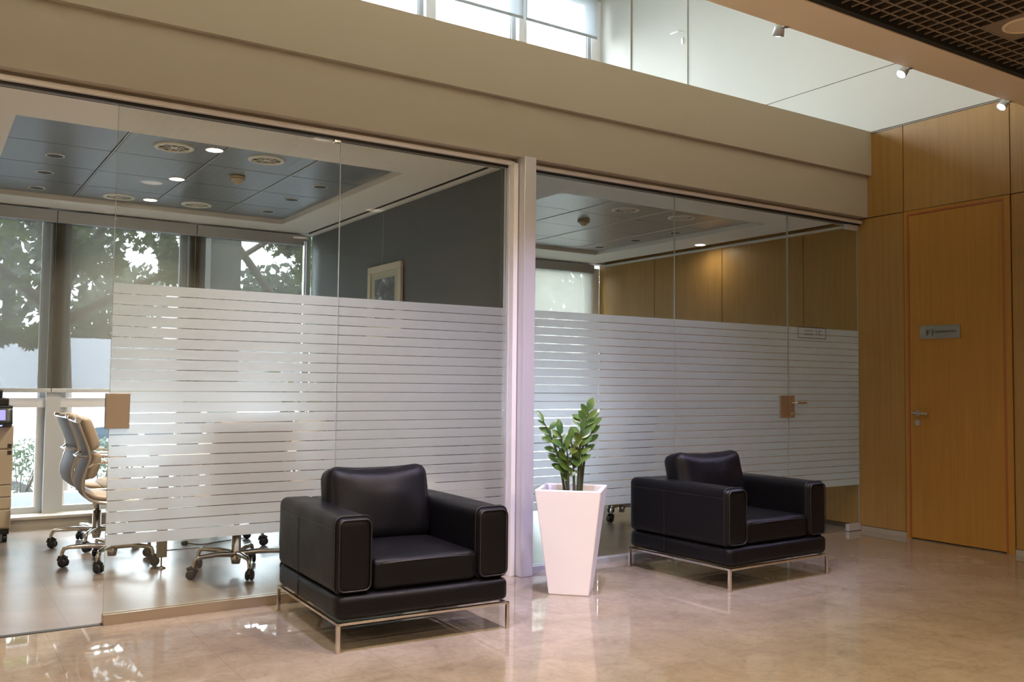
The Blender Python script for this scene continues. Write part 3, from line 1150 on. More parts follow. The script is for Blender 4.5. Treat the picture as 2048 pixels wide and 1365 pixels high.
ds = empty('door_plaque', (-0.006, -0.759, 1.677))
tag(ds, 'brushed steel name plate with the letter F on the oak door', 'sign')
b = MB()
n = 24
for i in range(n):      # slightly wavy sheet so that it catches light in bands like the real plate
    y0 = -0.170 + 0.34 * i / n
    y1 = -0.170 + 0.34 * (i + 1) / n
    w0 = 0.0035 * math.cos((y0 + 0.17) * 46) * math.exp(-(0.17 - y0) * 9)
    w1 = 0.0035 * math.cos((y1 + 0.17) * 46) * math.exp(-(0.17 - y1) * 9)
    b.add([(-0.010 + w0, y0, -0.053), (-0.010 + w1, y1, -0.053), (-0.010 + w1, y1, 0.053), (-0.010 + w0, y0, 0.053),
           (0.0, y0, -0.053), (0.0, y1, -0.053), (0.0, y1, 0.053), (0.0, y0, 0.053)],
          [(0, 3, 2, 1), (4, 5, 6, 7), (3, 7, 6, 2), (0, 1, 5, 4)] + ([(0, 4, 7, 3)] if i == 0 else []) + ([(1, 2, 6, 5)] if i == n - 1 else []))
b.build('plate', 'steelsign', ds)
rt = (R(90), 0, R(-90))
text('F', 'letter', (-0.0145, 0.115, -0.006), 0.058, 'ink', ds, rt)
MB().box(-0.0145, -0.0135, 0.057, 0.061, -0.030, 0.020).build('divider', 'ink', ds)
text('FARRINGDON', 'lettering', (-0.0118, 0.048, 0.0), 0.026, 'ink', ds, rt, sx=1.12)

# ------------------------------------------------------------------ armchairs


def rounded_rect_loop(x0, x1, z0, z1, r, n=5):
    pts = []
    for cx, cz, a0 in ((x1 - r, z1 - r, 0), (x0 + r, z1 - r, 90), (x0 + r, z0 + r, 180), (x1 - r, z0 + r, 270)):
        for i in range(n + 1):
            a = R(a0 + 90 * i / n)
            pts.append((cx + r * math.cos(a), cz + r * math.sin(a)))
    return pts


def armchair(loc, rotz, w, d, label):
    r = empty('armchair', loc, rotz)
    tag(r, label, 'armchair', 'black leather armchairs by the glass')
    hw, hd = w / 2, d / 2
    rail = MB()
    z0, z1, t = 0.121, 0.135, 0.008
    rail.box(-hw, hw, -hd - t, -hd + t, z0, z1)
    rail.box(-hw, hw, hd - t, hd + t, z0, z1)
    rail.box(-hw - t, -hw + t, -hd - t, hd + t, z0, z1)
    rail.box(hw - t, hw + t, -hd - t, hd + t, z0, z1)
    rail.build('base_frame', 'chrome', r, bevel=0.003)
    for sx in (-1, 1):
        for sy in (-1, 1):
            l = MB()
            l.box(sx * hw - 0.009, sx * hw + 0.009, sy * hd - 0.009, sy * hd + 0.009, 0, 0.128)
            l.build('leg', 'chrome', r, bevel=0.003)
    W, D = w + 0.020, d + 0.015
    # plinth cushion
    p = MB()
    p.soft(W - 0.01, D, 0.118, 0.035, (0, 0.0, 0.196), 18, (0.006, 0.006, 0.0))
    p.build('plinth', 'leather', r)
    sp = MB()
    sp.tube([(-W / 2 - 0.001, 0.10, 0.25), (-W / 2 - 0.003, 0.10, 0.20), (-W / 2 - 0.001, 0.10, 0.145)], 0.0025, n=6)
    sp.build('plinth_seam', 'piping', r)
    aw = 0.178
    for s in (-1, 1):
        xc = s * (W / 2 - aw / 2)
        a = MB()
        a.soft(aw, D - 0.012, 0.352, 0.038, (xc, 0.004, 0.428), 20, (0.004, 0.002, 0.004))
        ao = a.build('armrest', 'leather', r)
        # piping around the front panel and the side seam
        q = MB()
        lp = rounded_rect_loop(xc - aw / 2 + 0.012, xc + aw / 2 - 0.012, 0.268, 0.591, 0.030)
        yf = -D / 2 + 0.012
        q.tube([(x, yf, z) for x, z in lp + lp[:2]], 0.0042, n=6, caps=False)
        lp = rounded_rect_loop(xc - aw / 2 - 0.001, xc + aw / 2 + 0.001, 0.254, 0.606, 0.036)
        q.tube([(x, yf + 0.030, z) for x, z in lp + lp[:2]], 0.0036, n=6, caps=False)
        xs = xc + s * (aw / 2 + 0.0028)
        q.tube([(xs, yf + 0.035, 0.545), (xs + s * 0.001, 0.0, 0.545), (xs, D / 2 - 0.05, 0.545)], 0.0016, n=6)
        q.tube([(xs + s * 0.001, 0.10, 0.545), (xs + s * 0.002, 0.10, 0.40), (xs, 0.10, 0.26)], 0.0016, n=6)
        q.build('piping', 'piping', ao)
    iw = W - 2 * aw
    bk = MB()
    bk.soft(iw + 0.06, 0.20, 0.345, 0.035, (0, D / 2 - 0.103, 0.428), 16)
    bk.build('backrest', 'leather', r)

    def sag(u, v_, q_):
        return (0, 0, (-0.012 * math.exp(-((u * 1.3) ** 2 + (v_ * 1.3) ** 2)) if q_ > 0.5 else 0) + 0.0025 * math.sin(5 * u + 2) * math.sin(4 * v_ + 1))
    s_ = MB()
    s_.soft(iw - 0.006, D - 0.225, 0.150, 0.030, (0, -0.095, 0.328), 22, (0.0, 0.008, 0.022), dent=sag)
    so = s_.build('seat_cushion', 'leather', r)
    q = MB()
    yq = -0.095 - (D - 0.225) / 2
    q.tube([(-iw / 2 + 0.02, yq + 0.004, 0.378), (-iw / 4, yq - 0.003, 0.383), (0, yq - 0.005, 0.384), (iw / 4, yq - 0.003, 0.383), (iw / 2 - 0.02, yq + 0.004, 0.378)], 0.003, n=6)
    q.build('piping', 'piping', so)

    def crum(u, v_, q_):
        e = 0.004 * math.sin(3.2 * u + 2 * q_ + 1) * math.sin(2.6 * q_ + 0.8) + 0.0012 * math.sin(9 * u - 3 * q_)
        return (0, (-e if v_ < 0 else e), -0.010 * math.cos(u * 2.2) * (1 if q_ > 0.3 else 0) + 0.012 * abs(u) ** 4 * (1 if q_ > 0.3 else 0))
    c_ = MB()
    mt = Matrix.Translation((0, D / 2 - 0.265, 0.563)) @ Matrix.Rotation(R(-14), 4, 'X')
    c_.soft(iw + 0.012, 0.20, 0.405, 0.068, (0, 0, 0), 24, (0.012, 0.030, 0.008), mtx=mt, dent=crum)
    co = c_.build('back_cushion', 'leather', r)
    q = MB()
    lp = rounded_rect_loop(-iw / 2 + 0.010, iw / 2 - 0.010, -0.180, 0.186, 0.070, 6)
    q.tube([mt @ Vector((x, -0.070, z)) for x, z in lp + lp[:2]], 0.003, n=6, caps=False)
    q.build('piping', 'piping', co)
    return r


armchair((-4.754, -0.630, 0), R(-2.0), 0.890, 0.893, 'black leather armchair left of the white planter, before the column')
armchair((-2.297, -0.642, 0), R(2.2), 0.935, 0.870, 'black leather armchair right of the white planter, before the glass door')

# ------------------------------------------------------------------ planter with plant
random.seed(7)
pp = empty('potted_plant', (-3.553, -0.597, 0), R(45.5))
tag(pp, 'tall white square planter holding a green zz plant, between the armchairs', 'potted plant')
pb = MB()
bo, to, hgt = 0.118, 0.193, 0.612


def ring(h, z):
    return [(-h, -h, z), (h, -h, z), (h, h, z), (-h, h, z)]


vs = ring(bo, 0) + ring(to, hgt) + ring(to - 0.024, hgt) + ring(to - 0.036, hgt - 0.085)
fs = [(3, 2, 1, 0)]
for lv in range(3):
    for i in range(4):
        j = (i + 1) % 4
        fs.append((lv * 4 + i, lv * 4 + j, lv * 4 + 4 + j, lv * 4 + 4 + i))
pb.add(vs, fs)
pb.build('pot', 'pot', pp, bevel=0.006)
so = MB()
hh = to - 0.035
nn = 14
g_ = {}
sv, sf = [], []
for i in range(nn + 1):
    for j in range(nn + 1):
        g_[i, j] = len(sv)
        sv.append((-hh + 2 * hh * i / nn, -hh + 2 * hh * j / nn, hgt - 0.083 + random.uniform(-0.006, 0.006)))
for i in range(nn):
    for j in range(nn):
        sf.append((g_[i, j], g_[i + 1, j], g_[i + 1, j + 1], g_[i, j + 1]))
so.add(sv, sf)
so.build('soil', 'soil', pp)


def leaf_geo(b, base, direction, normal, ln, wd, curl=0.15):
    d = direction.normalized()
    s = d.cross(normal)
    if s.length < 1e-4:
        s = d.orthogonal()
    s.normalize()
    nrm = s.cross(d).normalized()
    prof = [(0, 0.06), (0.12, 0.35), (0.3, 0.78), (0.5, 1.0), (0.7, 0.9), (0.87, 0.55), (1.0, 0.03)]
    vs, fs = [], []
    for t, w in prof:
        p = base + d * (ln * t) - nrm * (curl * ln * t * t)
        vs += [p - s * (wd * w / 2) + nrm * (wd * w * 0.13), p, p + s * (wd * w / 2) + nrm * (wd * w * 0.13)]
    for i in range(len(prof) - 1):
        a = i * 3
        fs += [(a, a + 1, a + 4, a + 3), (a + 1, a + 2, a + 5, a + 4)]
    b.add([tuple(v) for v in vs], fs, smooth=True)


inv = (Matrix.Translation((-3.553, -0.597, 0)) @ Matrix.Rotation(R(45.5), 4, 'Z')).inverted()
camdir = Vector((-0.55, -0.84, 0))
cr_ = Vector((0.837, -0.547, 0))
# stems: (lateral offset at base, depth offset, tip lateral, tip depth, tip height, first leaf height fraction, n pairs)
stems = [(-0.045, 0.01, -0.185, -0.02, 1.005, 0.42, 5), (-0.035, -0.02, -0.085, -0.07, 0.935, 0.36, 5), (-0.025, 0.04, -0.14, 0.07, 0.90, 0.40, 4),
         (0.005, -0.03, -0.02, -0.06, 0.90, 0.38, 4), (0.035, -0.01, 0.085, -0.04, 1.075, 0.44, 6), (0.045, 0.02, 0.125, 0.03, 1.03, 0.46, 5),
         (0.028, -0.03, 0.04, -0.09, 0.955, 0.42, 5), (-0.03, -0.03, -0.045, -0.08, 0.85, 0.30, 4), (0.03, 0.05, 0.06, 0.10, 1.04, 0.5, 5)]
ctr = Vector((-3.545, -0.60, 0))
for (bl, bd, tl, td, th, lf, npair) in stems:
    p0 = ctr + cr_ * bl + camdir * (-bd) + Vector((0, 0, hgt - 0.09))
    p2 = ctr + cr_ * tl + camdir * (-td) + Vector((0, 0, th))
    p1 = ctr + cr_ * (bl * 0.8 + tl * 0.2) + camdir * (-(bd * 0.7 + td * 0.3)) + Vector((0, 0, hgt + (th - hgt) * 0.55))
    pts = []
    for i in range(13):
        t = i / 12
        pts.append((1 - t) ** 2 * p0 + 2 * t * (1 - t) * p1 + t * t * p2)
    sb = MB()
    sb.tube([inv @ p for p in pts], [0.0095 - 0.0065 * i / 12 for i in range(13)], n=7)
    st = sb.build('stem', 'stem', pp)
    lb = MB()
    tot = npair * 2
    for q in range(tot):
        t = lf + (0.97 - lf) * q / (tot - 1)
        k = t * 12
        i0 = min(11, int(k))
        p = pts[i0].lerp(pts[i0 + 1], k - i0)
        tan = (pts[i0 + 1] - pts[i0]).normalized()
        side = cr_ * (1 if q % 2 else -1) + camdir * random.uniform(-0.9, 0.9) * 0.8
        dr = (tan * random.uniform(0.55, 1.0) + side.normalized() * random.uniform(0.65, 1.0)).normalized()
        if q == tot - 1:
            dr = (tan + side * 0.15).normalized()
        nr = (camdir * random.uniform(0.2, 1.0) + Vector((0, 0, 1)) * random.uniform(0.1, 0.9)).normalized()
        ln = random.uniform(0.066, 0.094)
        leaf_geo(lb, p, dr, nr, ln, ln * random.uniform(0.44, 0.56), random.uniform(0.05, 0.3))
    lb.v = [tuple(inv @ Vector(v)) for v in lb.v]
    lb.build('leaves', 'leaf', st)

# ------------------------------------------------------------------ desk chairs
PROF = [(-0.255, 0.965), (-0.232, 0.90), (-0.205, 0.83), (-0.182, 0.76), (-0.178, 0.71), (-0.195, 0.65), (-0.213, 0.585), (-0.212, 0.52),
        (-0.178, 0.465), (-0.11, 0.438), (-0.02, 0.432), (0.09, 0.44), (0.18, 0.448), (0.235, 0.44)]


def catmull(P, m=4):
    out = []
    for i in range(len(P) - 1):
        p0, p1, p2, p3 = P[max(0, i - 1)], P[i], P[i + 1], P[min(len(P) - 1, i + 2)]
        for k in range(m):
            t = k / m
            out.append(tuple(0.5 * (2 * b + (c - a) * t + (2 * a - 5 * b + 4 * c - d) * t * t + (-a + 3 * b - 3 * c + d) * t ** 3) for a, b, c, d in zip(p0, p1, p2, p3)))
    out.append(P[-1])
    return out


CP = catmull(PROF)


def prof_at(t):
    k = t * (len(CP) - 1)
    i = min(len(CP) - 2, int(k))
    a, b = CP[i], CP[i + 1]
    f = k - i
    p = (a[0] + (b[0] - a[0]) * f, a[1] + (b[1] - a[1]) * f)
    tx, tz = b[0] - a[0], b[1] - a[1]
    l = math.hypot(tx, tz)
    return p, (tx / l, tz / l)


def desk_chair(base_rot=0.0):
    r = empty('desk_chair')
    HW = 0.235
    for s in (-1, 1):
        b = MB()
        b.tube([(s * HW, y, z) for y, z in CP], 0.011, n=8, ry=1.5)
        y, z = CP[0]
        b.cyl((s * HW, y, z), 0.018, 0.03, 'X', n=16)
        b.build('side_frame', 'alu', r)
    st = MB()
    for yz in ((CP[1][0] - 0.008, CP[1][1]), (CP[34][0], CP[34][1] - 0.015), (CP[46][0], CP[46][1] - 0.015)):
        st = MB()
        st.tube([(-HW, yz[0], yz[1]), (HW, yz[0], yz[1])], 0.009, n=8)
        st.build('cross_bar', 'alu', r)
    st = MB()
    st.tube([(-HW, -0.195, 0.73), (-0.12, -0.235, 0.722), (0.12, -0.235, 0.722), (HW, -0.195, 0.73)], 0.009, n=8)
    st.build('back_brace', 'alu', r)
    sl_ = MB()
    n = 34
    vs, fs = [], []
    for i in range(n + 1):
        (y, z), (ty, tz) = prof_at(i / n)
        for j, x in enumerate((-HW, -HW / 2, 0, HW / 2, HW)):
            dip = 0.010 * (1 - (x / HW) ** 2)
            ny, nz = -tz, ty       # front side normal
            for o in (0.0, -0.006):
                vs.append((x, y - ny * (dip - o) * 1, z - nz * (dip - o)))
    W_ = 10
    for i in range(n):
        for j in range(4):
            a = i * W_ + j * 2
            fs.append((a, a + 2, a + 2 + W_, a + W_))
            fs.append((a + 1, a + 1 + W_, a + 3 + W_, a + 3))
    sl_.add(vs, fs, smooth=True)
    sl_.build('sling', 'sling', r)

    def pad(t0, t1, thick, name):
        b = MB()
        m_ = 14
        k_ = 12
        rings = []
        vs, fs = [], []
        for i in range(m_ + 1):
            t = t0 + (t1 - t0) * i / m_
            (y, z), (ty, tz) = prof_at(t)
            ny, nz = -tz, ty
            e = 1 - abs(2 * i / m_ - 1) ** 5
            th = thick * (0.30 + 0.70 * e ** 0.5) if 0 < i < m_ else thick * 0.25
            for k in range(k_):
                a = 2 * math.pi * k / k_
                cx = math.cos(a)
                sx = math.sin(a)
                x = (HW - 0.022) * (abs(cx) ** 0.35) * (1 if cx >= 0 else -1) * (1.0 if 0 < i < m_ else 0.96)
                h = th * (0.5 + 0.5 * (abs(sx) ** 0.6) * (1 if sx >= 0 else -1))
                vs.append((x, y + ny * h, z + nz * h))
        for i in range(m_):
            for k in range(k_):
                k2 = (k + 1) % k_
                fs.append((i * k_ + k, i * k_ + k2, (i + 1) * k_ + k2, (i + 1) * k_ + k))
        fs.append(tuple(range(k_))[::-1])
        fs.append(tuple(range(m_ * k_, m_ * k_ + k_)))
        b.add(vs, fs, smooth=True)
        b.build(name, 'pad', r)
    pad(0.0, 0.235, 0.085, 'back_pad')
    pad(0.245, 0.46, 0.080, 'back_pad')
    pad(0.56, 0.78, 0.045, 'seat_pad')
    pad(0.79, 0.985, 0.045, 'seat_pad')
    for s in (-1, 1):
        b = MB()
        X = s * (HW + 0.022)
        b.tube([(s * HW, -0.19, 0.66), (X, -0.195, 0.665), (X + s * 0.012, -0.165, 0.687), (X + s * 0.015, -0.10, 0.695), (X + s * 0.015, 0.06, 0.690), (X + s * 0.014, 0.125, 0.672),
                (X + s * 0.010, 0.150, 0.63), (X, 0.135, 0.53), (s * HW, 0.120, 0.452)], 0.0085, n=8)
        b.tube([(X + s * 0.015, -0.11, 0.699), (X + s * 0.015, 0.09, 0.693)], 0.014, n=8)
        b.build('armrest', 'chrome', r)
    # pedestal
    p = MB()
    p.lathe([(0.0, 0.425), (0.060, 0.425), (0.055, 0.40), (0.020, 0.395), (0.017, 0.26), (0.030, 0.258), (0.030, 0.10), (0.034, 0.095), (0.026, 0.055), (0, 0.052)], n=20)
    p.tube([(0.03, -0.02, 0.41), (0.10, -0.03, 0.40), (0.10, -0.03, 0.30)], 0.005, n=6)
    p.tube([(0.10, -0.03, 0.315), (0.10, -0.03, 0.285)], 0.012, n=8)
    p.build('pedestal', 'alu', r)
    for k in range(5):
        a = R(72 * k) + base_rot
        dr = Vector((math.cos(a), math.sin(a), 0))
        l = MB()
        pts = [dr * 0.02 + Vector((0, 0, 0.118)), dr * 0.14 + Vector((0, 0, 0.130)), dr * 0.26 + Vector((0, 0, 0.127)), dr * 0.288 + Vector((0, 0, 0.118)), dr * 0.298 + Vector((0, 0, 0.095)), dr * 0.300 + Vector((0, 0, 0.062))]
        l.tube(pts, [0.020, 0.017, 0.014, 0.013, 0.012, 0.011], n=8)
        lo = l.build('base_arm', 'alu', r)
        cs = MB()
        a2 = a + [0.5, 1.9, -0.7, 2.6, 1.1][k]
        mt = Matrix.Translation((dr.x * 0.300, dr.y * 0.300, 0.031)) @ Matrix.Rotation(a2, 4, 'Z')
        for s in (-1, 1):
            cs.lathe([(0, -0.010), (0.025, -0.010), (0.030, -0.004), (0.030, 0.004), (0.025, 0.010), (0, 0.010)], n=18,
                     mtx=mt @ Matrix.Translation((0.012, s * 0.014, 0)) @ Matrix.Rotation(R(90), 4, 'X'))
        cs.tube([mt @ Vector((-0.022, 0, 0.01)), mt @ Vector((-0.014, 0, 0.034)), mt @ Vector((0.012, 0, 0.040)), mt @ Vector((0.036, 0, 0.028))], 0.012, n=8)
        cs.build('caster', 'black', lo)
    return r


ch = desk_chair(R(48))
GRP = 'padded swivel chairs around the meeting tables'
specs = [(-5.715, 1.60, R(-92), 'taupe padded swivel chair in the doorway, nearest of the pair'),
         (-5.69, 2.40, R(-88), 'taupe padded swivel chair half hidden behind the front one'),
         (-5.09, 0.93, R(5), 'swivel chair seen from behind as a blurred shape through the frosted glass'),
         (-4.40, 1.95, R(95), 'swivel chair beyond the table, only its castered base in clear view'),
         (-1.36, 1.55, R(20), 'swivel chair in the right room behind the planter'),
         (-2.62, 1.9, R(-90), 'swivel chair in the right room beside the partition, behind frosted film')]
for i, (x, y, a, s) in enumerate(specs):
    o = ch if i == 0 else copy_tree(ch)
    o.location = (x, y, 0)
    o.rotation_euler = (0, 0, a)
    tag(o, s, 'chair', GRP)


# ------------------------------------------------------------------ tables
def meeting_table(x0, x1, y0, y1, label):
    r = empty('meeting_table', ((x0 + x1) / 2, (y0 + y1) / 2, 0))
    tag(r, label, 'table')
    hx, hy = (x1 - x0) / 2, (y1 - y0) / 2
    MB().box(-hx, hx, -hy, hy, 0.715, 0.74).build('tabletop', 'tabletop', r, bevel=0.003)
    for sx in (-1, 1):
        for sy in (-1, 1):
            l = MB()
            X, Y = sx * (hx - 0.05), sy * (hy - 0.08)
            l.box(X - 0.028, X + 0.028, Y - 0.028, Y + 0.028, 0.075, 0.715)
            l.tube([(X, Y, 0.012), (X, Y, 0.08)], 0.005, n=8)
            l.lathe([(0, 0), (0.028, 0), (0.028, 0.006), (0.008, 0.016), (0, 0.016)], n=16, mtx=Matrix.Translation((X, Y, 0)))
            l.build('leg', 'tableleg', r)
    b = MB()
    b.box(-hx + 0.07, hx - 0.07, -hy + 0.07, -hy + 0.10, 0.62, 0.715)
    b.box(-hx + 0.07, hx - 0.07, hy - 0.10, hy - 0.07, 0.62, 0.715)
    b.build('crossbar', 'tableleg', r)
    return r


meeting_table(-5.52, -4.60, 1.20, 3.15, 'pale meeting table in the left room behind the frosted glass')
meeting_table(-2.25, -1.35, 1.95, 3.1, 'pale meeting table in the right room behind the frosted glass')

# plant on the window side, seen only through the film stripes
random.seed(11)
dp = empty('leafy_plant', (-3.93, 3.02, 0))
tag(dp, 'dark leafy plant by the window corner, glimpsed through the film stripes', 'potted plant')
b = MB()
b.lathe([(0, 0), (0.13, 0), (0.16, 0.40), (0.15, 0.40), (0.14, 0.36), (0, 0.36)], n=24)
b.build('pot', 'tableleg', dp)
lb = MB()
for k in range(9):
    a = random.uniform(0, 6.28)
    tip = Vector((math.cos(a) * random.uniform(0.05, 0.2), math.sin(a) * random.uniform(0.05, 0.18), random.uniform(0.9, 1.28)))
    base = Vector((math.cos(a) * 0.03, math.sin(a) * 0.03, 0.36))
    lb.tube([base, base.lerp(tip, 0.5) + Vector((0, 0, 0.05)), tip], [0.008, 0.006, 0.003], 'stem', n=6)
    for q in range(9):
        t = 0.35 + 0.65 * q / 8
        p = base.lerp(tip, t)
        dr = Vector((random.uniform(-1, 1), random.uniform(-1, 1), random.uniform(0, 1)))
        leaf_geo(lb, p, dr, Vector((random.uniform(-1, 1), -1, 1)), 0.13, 0.06, 0.3)
for i, mi_ in enumerate(lb.mi):
    pass
lb.build('foliage', 'leaf', dp)

# low white cabinet close to the glass with a dark bag on it (both behind the film)
cb = empty('side_cabinet', (-3.62 + 0.06 - 0.02 - 0.01, 0, 0))
cb.location = (-3.90, 0.33, 0)
tag(cb, 'low white open cabinet behind the film next to the metal column', 'cabinet')
b = MB()
b.box(-0.22, 0.22, -0.15, 0.15, 0.53, 0.56)
b.box(-0.22, -0.19, -0.15, 0.15, 0.02, 0.53)
b.box(0.19, 0.22, -0.15, 0.15, 0.02, 0.53)
b.box(-0.19, 0.19, -0.15, 0.15, 0.02, 0.05)
b.build('carcass', 'pot', cb, bevel=0.003)
b = MB()
b.box(-0.19, 0.19, 0.13, 0.14, 0.05, 0.53)
b.build('back_panel', 'tabletop', cb)
b = MB()
b.box(-0.19, 0.19, -0.13, 0.13, 0.28, 0.30)
b.build('shelf', 'pot', cb)
bg_ = empty('black_bag', (-3.84, 0.36, 0.56))
tag(bg_, 'black bag standing on the white cabinet behind the film', 'bag')
b = MB()
b.soft(0.26, 0.13, 0.30, 0.045, (0, 0, 0.15), 12, (0.01, 0.02, 0.0))
b.build('bag_body', 'black', bg_)
b = MB()
b.tube([(-0.07, 0, 0.29), (-0.06, 0, 0.36), (0, 0, 0.39), (0.06, 0, 0.36), (0.07, 0, 0.29)], 0.007, n=8)
b.build('bag_handle', 'black', bg_)

# floor socket box and the cable running from it
fb = empty('floor_box', (-5.16, 2.02, 0.0))
tag(fb, 'open pale floor socket lid with a dark plug under the table', 'floor socket')
b = MB()
b.box(-0.17, 0.12, -0.11, 0.11, 0.0, 0.006)
b.build('lid', 'tabletop', fb, bevel=0.002)
b = MB()
b.soft(0.045, 0.04, 0.03, 0.008, (0.02, 0.03, 0.021), 6)
b.build('plug', 'black', fb)
b = MB()
cpts = catmull([(-5.12, 2.05, 0.018), (-5.03, 2.0, 0.008), (-4.90, 2.05, 0.007), (-4.76, 2.10, 0.007), (-4.66, 2.14, 0.007), (-4.62, 2.24, 0.007), (-4.70, 2.42, 0.007), (-4.74, 2.7, 0.007)], 5)
b.tube(cpts, 0.0045, n=6)
tag(b.build('floor_cable', 'cable'), 'thin dark cable curling across the floor under the table', 'cable')

# things on the table
lp_ = empty('laptop', (-5.36, 1.62, 0.741), R(-80))
tag(lp_, 'dark laptop open on the pale table beside the doorway chairs', 'laptop')
MB().box(-0.16, 0.16, -0.11, 0.11, 0, 0.016).build('keyboard_base', 'winframe', lp_, bevel=0.004)
mt = Matrix.Translation((0, 0.11, 0.014)) @ Matrix.Rotation(R(-20), 4, 'X')
b = MB()
b.box(-0.16, 0.16, 0, 0.008, 0, 0.21, mtx=mt)
b.build('screen', 'black', lp_)

# ------------------------------------------------------------------ printer
pr_ = empty('printer', (-6.56, 3.08, 0))
tag(pr_, 'beige office copier with blue-lit display at the left photo edge', 'printer')
pw_, pd = 0.34, 0.24
b = MB()
b.box(-pw_, pw_, -pd, pd, 0.10, 0.875)
b.build('body', 'printer', pr_, bevel=0.012)
for i, (z0, z1) in enumerate(((0.11, 0.245), (0.25, 0.335), (0.34, 0.425), (0.43, 0.69), (0.70, 0.87))):
    d = MB()
    d.box(-pw_ - 0.001, pw_ + 0.002, -pd - 0.012, -pd + 0.002, z0, z1)
    if z1 < 0.5:
        do = d.build('paper_drawer', 'printer', pr_, bevel=0.006)
        MB().box(-0.10, 0.10, -pd - 0.016, -pd - 0.010, z1 - 0.045, z1 - 0.02).build('drawer_handle', 'ink', do)
    else:
        d.build('front_cover', 'printer', pr_, bevel=0.006)
b = MB()
b.box(pw_ - 0.035, pw_ - 0.008, -pd - 0.016, -pd - 0.011, 0.655, 0.685)
b.box(pw_ - 0.035, pw_ - 0.008, -pd - 0.016, -pd - 0.011, 0.705, 0.735)
b.build('latch', 'ink', pr_)
b = MB()
mt = Matrix.Translation((0.12, -pd - 0.02, 0.93)) @ Matrix.Rotation(R(-20), 4, 'X')
b.soft(0.42, 0.10, 0.13, 0.015, (0, 0, 0), 8, mtx=mt)
cp = b.build('control_panel', 'black', pr_)
b = MB()
b.box(-0.02, 0.16, -0.0525, -0.0505, -0.035, 0.045, mtx=mt)
b.build('display', 'screen_blue', cp)
b = MB()
b.cyl((0.25, -pd - 0.05, 0.885), 0.016, 0.03, 'Y', n=20)
b.build('power_button', 'blueled', pr_)
b = MB()
b.box(-pw_, pw_ - 0.005, -pd + 0.03, pd, 0.875, 1.02)
b.box(-pw_, pw_ - 0.03, -pd + 0.05, pd, 1.02, 1.075)
b.build('scanner_lid', 'black', pr_, bevel=0.008)
b = MB()
b.box(-pw_ + 0.01, pw_ - 0.07, -pd + 0.09, pd - 0.04, 1.075, 1.14)
b.build('document_feeder', 'black', pr_, bevel=0.012)
b = MB()
b.box(-pw_ + 0.01, pw_ - 0.005, -pd + 0.01, pd - 0.01, 0.06, 0.105)
b.build('plinth', 'black', pr_)
for sx in (-1, 1):
    for sy in (-1, 1):
        b = MB()
        b.cyl((sx * (pw_ - 0.03), sy * (pd - 0.04), 0.03), 0.03, 0.03, 'X', n=18)
        b.build('caster', 'black', pr_)

# ------------------------------------------------------------------ picture on the grey wall
pc = empty('framed_picture', (-3.62, 1.875, 1.90))
tag(pc, 'cream framed dark print hanging on the slate grey wall', 'picture')
HYP, HZP = 0.318, 0.30
b = MB()
f = 0.055
b.box(-0.030, -0.004, -HYP, HYP, HZP - f, HZP)
b.box(-0.030, -0.004, -HYP, HYP, -HZP, -HZP + f)
b.box(-0.030, -0.004, -HYP, -HYP + f, -HZP + f, HZP - f)
b.box(-0.030, -0.004, HYP - f, HYP, -HZP + f, HZP - f)
b.build('frame', 'cream_frame', pc, bevel=0.004)
MB().box(-0.018, -0.006, -HYP + f, HYP - f, -HZP + f, HZP - f).build('mat_board', 'matboard', pc)
MB().box(-0.021, -0.018, -0.185, 0.185, -0.19, 0.185).build('print', 'photo', pc)
b = MB()
b.tube([(-0.012, 0.06, HZP - 0.01), (-0.008, 0.06, 0.74)], 0.0012, n=5)
b.build('hanging_wire', 'winframe', pc)

# ------------------------------------------------------------------ outside
struct(bx(-40, 40, WB + 0.14, 7.2, -0.25, -0.12).build('terrain', 'asphalt'), 'pale pavement strip outside the windows')
struct(bx(-60, 60, 7.2, 60, -0.95, -0.80).build('road', 'asphalt'), 'pale car park beyond the hedge')
kb = bx(-30, 30, 4.9, 5.05, -0.12, 0.12).build('garden_kerb', 'plaster_ext')
tag(kb, 'low white kerb in front of the hedge outside', 'kerb')
pl_ = MB()
pl_.box(-4.36, -4.05, 4.5, 4.9, -0.12, 6.5)
tag(pl_.build('concrete_pillar', 'pillar_ext'), 'grey concrete pillar outside the left room window', 'pillar')
bw = MB()
bw.box(-30, 30, 13.2, 13.5, -0.8, 1.98)
tag(bw.build('boundary_wall', 'plaster_ext'), 'long pale wall across the car park', 'wall')
lpst = empty('lamp_post', (-0.42, 25.5, -0.8))
tag(lpst, 'thin grey lamp post beyond the trees', 'lamp post')
MB().tube([(0, 0, 0), (0, 0, 8)], 0.09, n=12).build('pole', 'winframe', lpst)
MB().box(-0.5, 0.1, -0.12, 0.12, 7.9, 8.02).build('lamp_head', 'winframe', lpst)

# parked car (seen over the hedge under the blinds)
car = empty('car', (-4.35, 10.2, -0.80), R(0))
tag(car, 'overexposed white car parked outside behind the hedge', 'car')
side = [(-2.15, 0.35), (-2.2, 0.62), (-2.05, 0.86), (-1.0, 0.98), (-0.25, 1.40), (0.2, 1.46), (1.0, 1.44), (1.65, 1.10), (2.1, 1.00), (2.18, 0.6), (2.1, 0.35)]
b = MB()
n = len(side)


def wdt(z):
    return 0.88 if z < 0.95 else 0.88 - (z - 0.95) * 0.45


